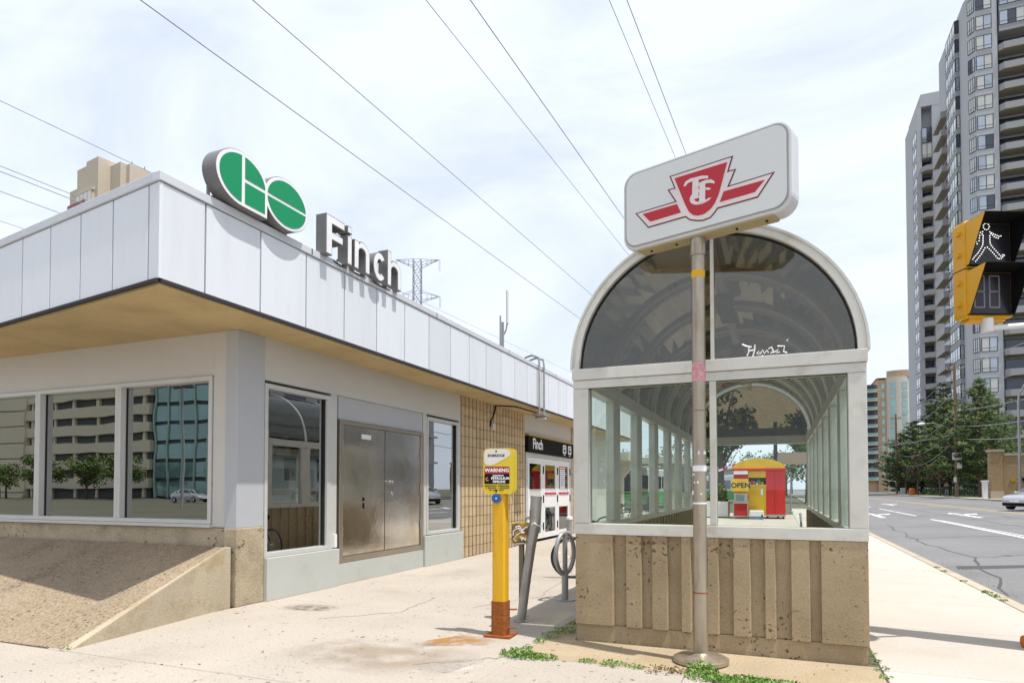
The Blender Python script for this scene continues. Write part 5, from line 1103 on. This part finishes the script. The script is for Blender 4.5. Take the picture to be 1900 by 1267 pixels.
def sag(a, c, s, n=16): a, c = Vector(a), Vector(c); return [a.lerp(c, k/n)-Vector((0,0,s*4*(k/n)*(1-k/n))) for k in range(n+1)]
lab_ = ['topmost service wire between the utility poles','second service wire between the utility poles','middle service wire drooping across the pines','lower service wire across the pines','lowest thick service cable across the pines']
for k, (z, s) in enumerate(((15.4,.8),(13.0,1.2),(10.6,1.5),(8.8,1.8),(7.4,2.0))):
    b = MB().tube(sag((20.4,140,z-.6), (19.2,90,z), s), .03, 5); b.tube(sag((19.2,90,z), (26,40,z+1), s*.8), .03, 5); tag(b.build('service_wire', M['wire']), lab_[k], 'wire', 'service wires along the far pavement')
b = MB().tube(sag((19.2,90,7.9),(-3,150,9),1.0), .03, 5); tag(b.build('service_wire', M['wire']), 'service wire crossing the street from the wooden pole', 'wire', 'service wires along the far pavement')
# transmission line wires and pylon
dY = .05/1.1
names = ['leftmost of the thick wires crossing the sky right of the logo sign','second thick wire from the left, passing above the letters','third wire, ending at the left of the transit sign','bold fourth wire running down to the transit sign','fainter left wire of the pair above the transit sign','right wire of the pair above the transit sign','high wire at the upper left over the beige block','upper of two close wires at the left edge','lower of two close wires at the left edge','single wire below the close pair at the left edge','lowest wire at the left edge just above the roof']
for (x, z, r), lab in zip(((-30.43,26,.05),(-25.32,26,.042),(-17.42,26,.034),(-16.66,28,.05),(-9.07,26,.030),(-8.94,28,.040),(-46.44,26,.04),(-46.75,22,.04),(-42.91,20,.04),(-40.85,18,.035),(-45.39,18,.03)), names):
    tag(MB().tube([(x+y*dY, y, z+((y-27)/190)**2*.6) for y in range(-80, 330, 20)], r*.6, 6).build('power_line', M['wire']), lab, 'power line', 'transmission wires overhead')
py = thing('pylon', 'steel lattice transmission pylon showing above the roof letters', 'pylon', (-78,130,0))
PC = Vector(tuple(R_*(-177/1210*150)+Fh*150)); py.location = PC; LOC[py.name] = PC.copy()
def strut(b, a, c, w=.16): w *= .68; b.bar(PC+R_*a[0]+Fh*a[1]+Vector((0,0,a[2])), PC+R_*c[0]+Fh*c[1]+Vector((0,0,c[2])), w)
def wd(z): return 3.6-2.7*min(z,44)/44 if z < 44 else .9
b = MB(); zs_ = [0,8,16,23,29,34,38.5,42,44.5,47,49.5,52,54.5]
for z0, z1 in zip(zs_, zs_[1:]):
    w0, w1 = wd(z0), wd(z1); c0_ = [(-w0,-w0,z0),(w0,-w0,z0),(w0,w0,z0),(-w0,w0,z0)]; c1_ = [(-w1,-w1,z1),(w1,-w1,z1),(w1,w1,z1),(-w1,w1,z1)]
    for i in range(4): j = (i+1) % 4; strut(b,c0_[i],c1_[i],.2); strut(b,c0_[i],c1_[j],.12); strut(b,c0_[j],c1_[i],.12); strut(b,c1_[i],c1_[j],.12)
part(b, 'lattice_body', M['pylon'], py)
for z, Lr in ((45.0,5.2),(53.0,5.0)):
    for s_ in (-1,1):
        b = MB(); tip = (s_*Lr,0,z+(1.0 if z < 50 else 1.6))
        for q in (-.9,.9): strut(b,(s_*.9,q,z),tip,.16); strut(b,(s_*.9,q,z+2.2 if z < 50 else z+1.5),tip,.13)
        for f in (.3,.55,.78):
            lo = (s_*(.9+(Lr-.9)*f),.9*(1-f),z+(tip[2]-z)*f); up_ = (s_*(.9+(Lr-.9)*f),.9*(1-f),z+2.0+(tip[2]-z-2.0)*f); strut(b,lo,up_,.1); strut(b,(lo[0],-lo[1],lo[2]),lo,.1)
        part(b, 'crossarm', M['pylon'], py)
        b = MB(); strut(b,(tip[0],0,tip[2]),(tip[0],0,tip[2]-2.6),.10); strut(b,(tip[0]+.25,0,tip[2]),(tip[0]+.25,0,tip[2]-2.6),.08); part(b, 'insulator_string', M['pylon'], py)
# ------------------------------------------------------------------ trees
def pine(x, y, h, rad, seed, lab, low=.16, lean=0):
    rnd = random.Random(seed); random.seed(seed)
    t = thing('pine_tree', lab, 'pine tree', (x,y,.55), group='pines in front of the towers')
    part(MB().tube([(x,y,.4),(x+.05,y,h*.5),(x+.1,y,h*.97)], [.30,.2,.05], 8), 'trunk', M['bark'], t, smooth=True)
    lb = MB(); c1 = MB(); z = h*low
    while z < h*.98:
        f = (z/h-low)/(1-low); R = rad*(math.sin(min(1,f*1.9+.42)*math.pi/2) if f < .3 else (1-f)**.72*1.28)*rnd.uniform(.8,1.1)
        n = 7 if f < .6 else 5
        for k in range(n):
            if rnd.random() < .10: continue
            a = 2*math.pi*(k+rnd.random()*.8)/n; Lb = max(.35, R*rnd.uniform(.62,1.18)); rise = rnd.uniform(-.06,.24)+.35*f
            tip = Vector((x+Lb*math.cos(a), y+Lb*math.sin(a), z+Lb*rise)); base = Vector((x,y,z-Lb*.05)); lb.tube([base, base.lerp(tip,.6)+Vector((0,0,-.05*Lb)), tip], [.06*(1-f)+.02,.03,.012], 4)
            m = max(3, int(Lb*3.6))
            for q in range(m):
                u = .28+.75*(q+rnd.random())/m; p = base.lerp(tip, u)+Vector((rnd.gauss(0,.16)*Lb*.45, rnd.gauss(0,.16)*Lb*.45, rnd.uniform(-.05,.22)))
                s = rnd.uniform(.26,.5); c1.cur = 1 if rnd.random() < .36 else 0
                for _ in range(9):
                    d = Vector((rnd.gauss(0,1), rnd.gauss(0,1), rnd.gauss(0,.55)+.45)).normalized(); e = d.orthogonal().normalized()*s*.24; o = p+Vector((rnd.gauss(0,.13),rnd.gauss(0,.13),rnd.gauss(0,.08)))
                    c1.add([o-e, o+e, o+d*s*rnd.uniform(.7,1.15)], [(0,1,2)])
        z += h*.040*rnd.uniform(.8,1.2)
    part(lb, 'limbs', M['bark'], t); part(c1, 'crown', [M['pine'], M['pine2']], t)
    return t
pine(21.3,89,14.0,4.3,1,'broad bright green pine in front of the near tower, right of the wooden pole',.2)
pine(23.6,98,14.5,4.6,2,'dense pine directly behind the wooden pole',.18)
pine(22.9,112,15.0,4.6,3,'dark pine left of the wooden pole',.14)
pine(25.5,128,19.5,5.6,4,'tallest dark pine with a pointed top in front of the tan block',.14)
pine(22.4,134,13.5,4.8,5,'low dark pine at the left end of the row',.12)
pine(26.2,105,12.0,4.5,6,'pine at the back between the wooden pole and the near tower',.15)
pine(22.6,150,12.5,5.0,8,'furthest dark pine beside the shelter edge',.10)
def decid(x, y, h, rad, seed, lab, m='decid', m2='decid2', name='small_tree', n=900, z0=.55, group=None):
    random.seed(seed); rnd = random.Random(seed)
    t = thing(name, lab, 'tree', (x,y,z0), group=group)
    tr = MB().tube([(x,y,z0-.1),(x+.05,y,z0+h*.3),(x,y,z0+h*.6)], [.03*h,.022*h,.01*h], 7)
    for k in range(6): a = k*1.05; tr.tube([(x+.04,y,z0+h*(.26+.03*k)),(x+rad*.45*math.cos(a),y+rad*.45*math.sin(a),z0+h*(.5+.04*k)),(x+rad*.8*math.cos(a),y+rad*.8*math.sin(a),z0+h*(.62+.05*k))], [.012*h,.008*h,.003*h], 5)
    part(tr, 'trunk', M['bark'], t, smooth=True)
    c = MB()
    for k in range(16):
        a = rnd.uniform(0,6.28); q = rad*rnd.uniform(.15,.8); zz = z0+h*rnd.uniform(.38,.9); c.cur = rnd.random() < .4
        sq_ = rad*rnd.uniform(.28,.46); leaves(c, (x+q*math.cos(a), y+q*math.sin(a), zz), sq_, sq_, sq_*.7, n//16, h*.028, .5)
    part(c, 'crown', [M[m], M[m2]], t); return t
gt = 'small street trees across the road'
decid(20.0,118,6.5,2.6,21,'small reddish tree right of the thin distant pole','rust_leaf','decid','small_tree',1300,group=gt); decid(20.6,132,6.8,2.8,22,'small reddish tree furthest left across the road','rust_leaf','decid','small_tree',1300,group=gt); decid(21,108,5.6,2.0,23,'small green tree under the dark pines','decid','rust_leaf','small_tree',900,group=gt)
ft = 'leafy trees along the far street and terminal'
decid(-5.2,66,12.5,3.6,71,'tall leafy tree showing dark through the rear arch of the shelter','decid','decid2','leafy_tree',1500,0,ft); decid(3.0,80,11,4.2,72,'broad leafy tree behind the tan board','decid','decid2','leafy_tree',1500,.0,ft)
far = [(4.6,92,8,3.4,'bright green young tree right of the kiosk'),(7.5,150,11,5,'dark leafy tree at the end of the street'),(11,170,12,6,'leafy tree behind the parked car up the street'),(1.5,160,10,5,'leafy tree behind the tan board'),(-9,125,9,5,'round tree behind the farthest bus canopy'),(-20,132,11,6,'tree behind the terminal hall'),(-28,125,10,6,'leftmost tree behind the terminal hall'),(-14,140,12,6,'taller tree behind the terminal hall'),(-3,140,10,5.5,'tree in line with the kiosk dome'),(15,190,14,7,'large tree on the right of the street end'),(-38,120,11,6,'tree hidden far behind the station'),(3,185,12,6,'far tree at the vanishing street')]
for i, (x, y, h, r, lab) in enumerate(far): decid(x, y, h, r, 40+i, lab, 'decid', 'decid2' if i else 'leaf', 'leafy_tree', 800, 0 if x < 3 else .4, ft)
mt = 'round garden trees across the junction'
for i, (x, y) in enumerate(((-118,-55),(-103,-52),(-97,-54),(-88,-53))): decid(x, y, 6.5, 3.4, 60+i, ['first','second','third','fourth'][i]+' round tree from the left before the banded office block', 'decid', 'decid2', 'round_tree', 2400, 0, mt)
hb = stuff(MB().box(-60,-.5,128,129,0,2.6).build('hedge_row', M['decid'])) if False else None
b = MB(); random.seed(5)
for k in range(40): leaves(b, (random.uniform(22.5,27), 79+k*1.9, 1.0), 1.0, 1.2, .7, 45, .16, .5)
stuff(b.build('ground_cover', M['decid']))
fc = thing('garden_fence', 'dark railing fence under the pines', 'fence', (24,100,.55))
for k in range(30): part(MB().box(23.0,23.06,80+2.4*k,80.12+2.4*k,.5,2.3), 'fence_post', M['dframe'], fc)
part(MB().box(23.0,23.05,80,150,2.1,2.18).box(23.0,23.05,80,150,.8,.88), 'rail', M['dframe'], fc)
lob = thing('entrance_lobby', 'low glazed lobby at the foot of the towers behind the pines', 'building', (26,118,.5))
part(MB().box(26.0,28.3,104,150,.4,4.2), 'wall', M['ggrey2'], lob)
for k in range(11): part(MB().box(25.94,25.99,105+4*k,107.8+4*k,.8,3.6), 'window', M['tglass2' if k % 3 == 0 else 'tglass3'], lob)
el = tag(MB().lathe(19.6,120,[(.45,.5),(.45,1.5),(.3,1.65)],12).build('orange_barrel', M['orange']), 'orange barrel under the small reddish trees', 'barrel')
ub = tag(MB().box(18.9,19.6,126,126.6,.5,1.7).build('utility_cabinet', M['bin'], bevel=.05), 'pale utility cabinet beside the thin distant pole', 'cabinet')

# ------------------------------------------------------------------ cars
def car(loc, rz, lab):
    t = thing('car', lab, 'car', loc, rz, 'cars on the street', local=True)
    # stations along x (front is +x): x, half width, z of sill, z of belt, roof half width, z of roof
    S = [(2.32,.62,.34,.62,.55,.64),(2.2,.78,.24,.72,.66,.76),(1.9,.86,.20,.80,.72,.86),(1.25,.90,.19,.90,.76,.99),(.95,.90,.19,.93,.78,1.03),(.35,.90,.19,.95,.62,1.36),(-.1,.90,.19,.96,.60,1.45),(-.7,.90,.19,.97,.60,1.46),(-1.25,.90,.19,.98,.62,1.36),(-1.85,.88,.21,.98,.70,1.06),(-2.15,.82,.26,.94,.70,.99),(-2.32,.70,.36,.80,.62,.84)]
    vs = []; fs = []
    for x, w, z0, zb_, rw, zr in S: vs += [(x,-w*.92,z0),(x,-w,(z0+zb_)/2),(x,-w*.97,zb_),(x,-rw,zr),(x,0,zr+.035),(x,rw,zr),(x,w*.97,zb_),(x,w,(z0+zb_)/2),(x,w*.92,z0)]
    n = 9
    for i in range(len(S)-1):
        for k in range(n-1): fs.append((i*n+k,i*n+k+1,(i+1)*n+k+1,(i+1)*n+k))
        fs.append((i*n+8,i*n,(i+1)*n,(i+1)*n+8))
    fs += [tuple(range(n))[::-1], tuple((len(S)-1)*n+k for k in range(n))]
    MB().add(vs, fs).build('body', M['car'], t, smooth=True)
    for s_ in (-1,1):
        def sp_(x, f): # point on the side glass at station interpolation
            for a, c in zip(S, S[1:]):
                if c[0] <= x <= a[0]:
                    u = (a[0]-x)/(a[0]-c[0]); w = a[1]+(c[1]-a[1])*u; zb_ = a[3]+(c[3]-a[3])*u; rw = a[4]+(c[4]-a[4])*u; zr = a[5]+(c[5]-a[5])*u
                    return (x, s_*((w*.97)*(1-f)+rw*f+.008), zb_*(1-f)+zr*f)
        for xs2 in ([.80,.35,-.1,-.42],[-.50,-.7,-1.25,-1.6]):
            lo = [sp_(x,.06) for x in xs2]; hi = [sp_(x,.9) for x in xs2]; b = MB()
            for i in range(3): b.quad(*((lo[i],lo[i+1],hi[i+1],hi[i]) if s_ > 0 else (lo[i+1],lo[i],hi[i],hi[i+1])))
            b.build('side_window', M['cglass'], t)
        MB().tube([(2.22,s_*.50,.64),(2.05,s_*.78,.70)], [.09,.07], 8).build('headlight', M['lamp'], t); MB().tube([(-2.26,s_*.45,.80),(-2.12,s_*.80,.82)], [.07,.07], 8).build('tail_light', M['red'], t)
        MB().tube([(.72,s_*.92,.98),(.70,s_*1.03,1.0)], [.06,.09], 8).build('mirror', M['car'], t)
        MB().box(-.47,-.455,s_*.90,s_*.906,.3,.93).build('door_gap', M['black'], t)
        for x in (1.42,-1.38):
            w = MB().tube([(x,s_*.70,.32),(x,s_*.915,.32)], .32, 20).build('wheel', M['tyre'], t, smooth=True); MB().tube([(x,s_*.9155,.32),(x,s_*.925,.32)], .21, 14).build('rim', M['rim'], w)
    MB().add([(.98,-.70,1.045),(.98,.70,1.045),(.36,.56,1.375),(.36,-.56,1.375)], [(0,1,2,3)]).build('windscreen', M['cglass'], t); MB().add([(-1.83,.62,1.085),(-1.83,-.62,1.085),(-1.27,-.55,1.375),(-1.27,.55,1.375)], [(0,1,2,3)]).build('rear_window', M['cglass'], t)
    MB().box(2.1,2.34,-.68,.68,.26,.42).build('bumper_grille', M['black'], t, bevel=.03); MB().box(2.325,2.335,-.26,.26,.46,.57).build('number_plate', M['face'], t)
    return t
dcar = Vector((-.86,-.50)).normalized()
c1_ = car((14.2,46.9,gz(14.2)), math.atan2(-.62,-.72), 'silver car entering the picture at the right edge')
dup(c1_, (6.2,108,gz(6.2)), math.radians(-90), 'small silver car far up the street beyond the kiosk'); dup(c1_, (12.5,-12,gz(12.5)), math.radians(-90), 'silver car behind the viewpoint mirrored in the station windows')
for q, (x, y) in enumerate(((-62,-42),(-54,-40),(-45,-43))): dup(c1_, (x,y,0), .1*q, ['first','second','third'][q]+' silver car from the left in the row across the junction')
lot_lamp(-46, -27, 10, 'twin-headed lamp post across the junction mirrored in the left windows')

# ------------------------------------------------------------------ person on the far pavement
def person(loc, rz, lab):
    t = thing('person', lab, 'person', loc, rz, local=True)
    V = [(0,0,.92),(0,0,1.15),(0,.0,1.38),(0,.0,1.48),(0,-.02,1.62),(0,-.02,1.74),(.10,0,.88),(.11,-.05,.48),(.11,.03,.07),(.11,-.10,.03),(-.10,0,.88),(-.11,.05,.48),(-.11,.16,.08),(-.11,.05,.03),(.19,0,1.40),(.26,-.02,1.14),(.16,-.22,1.08),(.08,-.27,1.09),(-.19,0,1.40),(-.26,-.02,1.14),(-.16,-.22,1.08),(-.08,-.27,1.09)]
    Ed = [(0,1),(1,2),(2,3),(3,4),(4,5),(0,6),(6,7),(7,8),(8,9),(0,10),(10,11),(11,12),(12,13),(2,14),(14,15),(15,16),(16,17),(2,18),(18,19),(19,20),(20,21)]
    Rr = [.15,.14,.16,.06,.10,.08,.09,.065,.045,.035,.09,.065,.045,.035,.07,.05,.04,.035,.07,.05,.04,.035]
    me = bpy.data.meshes.new('body'); me.from_pydata(V, Ed, []); ob = bpy.data.objects.new('body', me); COL.objects.link(ob); ob.parent = t
    sm = ob.modifiers.new('skin', 'SKIN'); me.skin_vertices.new() if not me.skin_vertices else None
    for i, r in enumerate(Rr): me.skin_vertices[0].data[i].radius = (r, r*.8)
    me.skin_vertices[0].data[0].use_root = True; ob.modifiers.new('sub', 'SUBSURF').levels = 2; ob.modifiers['sub'].render_levels = 2
    m = bpy.data.materials.new('person_clothes'); m.use_nodes = True; n = m.node_tree.nodes; l = m.node_tree.links; tcn = n.new('ShaderNodeTexCoord'); sx_ = n.new('ShaderNodeSeparateXYZ'); l.new(tcn.outputs['Object'], sx_.inputs[0]); cr = n.new('ShaderNodeValToRGB'); cr.color_ramp.interpolation = 'CONSTANT'
    mr = n.new('ShaderNodeMapRange'); mr.inputs[2].default_value = 1.8; l.new(sx_.outputs['Z'], mr.inputs[0]); l.new(mr.outputs[0], cr.inputs[0]); e = cr.color_ramp.elements; e[0].color = (.03,.03,.03,1); e[1].position = .05; e[1].color = (.22,.22,.23,1)
    for p, c in ((.50,(.03,.03,.04,1)),(.70,(.40,.17,.16,1)),(.815,(.45,.27,.19,1))): q = e.new(p); q.color = c
    l.new(cr.outputs[0], n['Principled BSDF'].inputs['Base Color']); me.materials.append(m)
    MB().lathe(0,.0,[(.085,1.66),(.112,1.72),(.10,1.80),(.05,1.845)],12).build('hair', M['hair'], t, smooth=True)
    return t
person((18.5,91.5,.565), math.atan2(.2,1), 'person walking on the far pavement in a dark top, arms held in front')
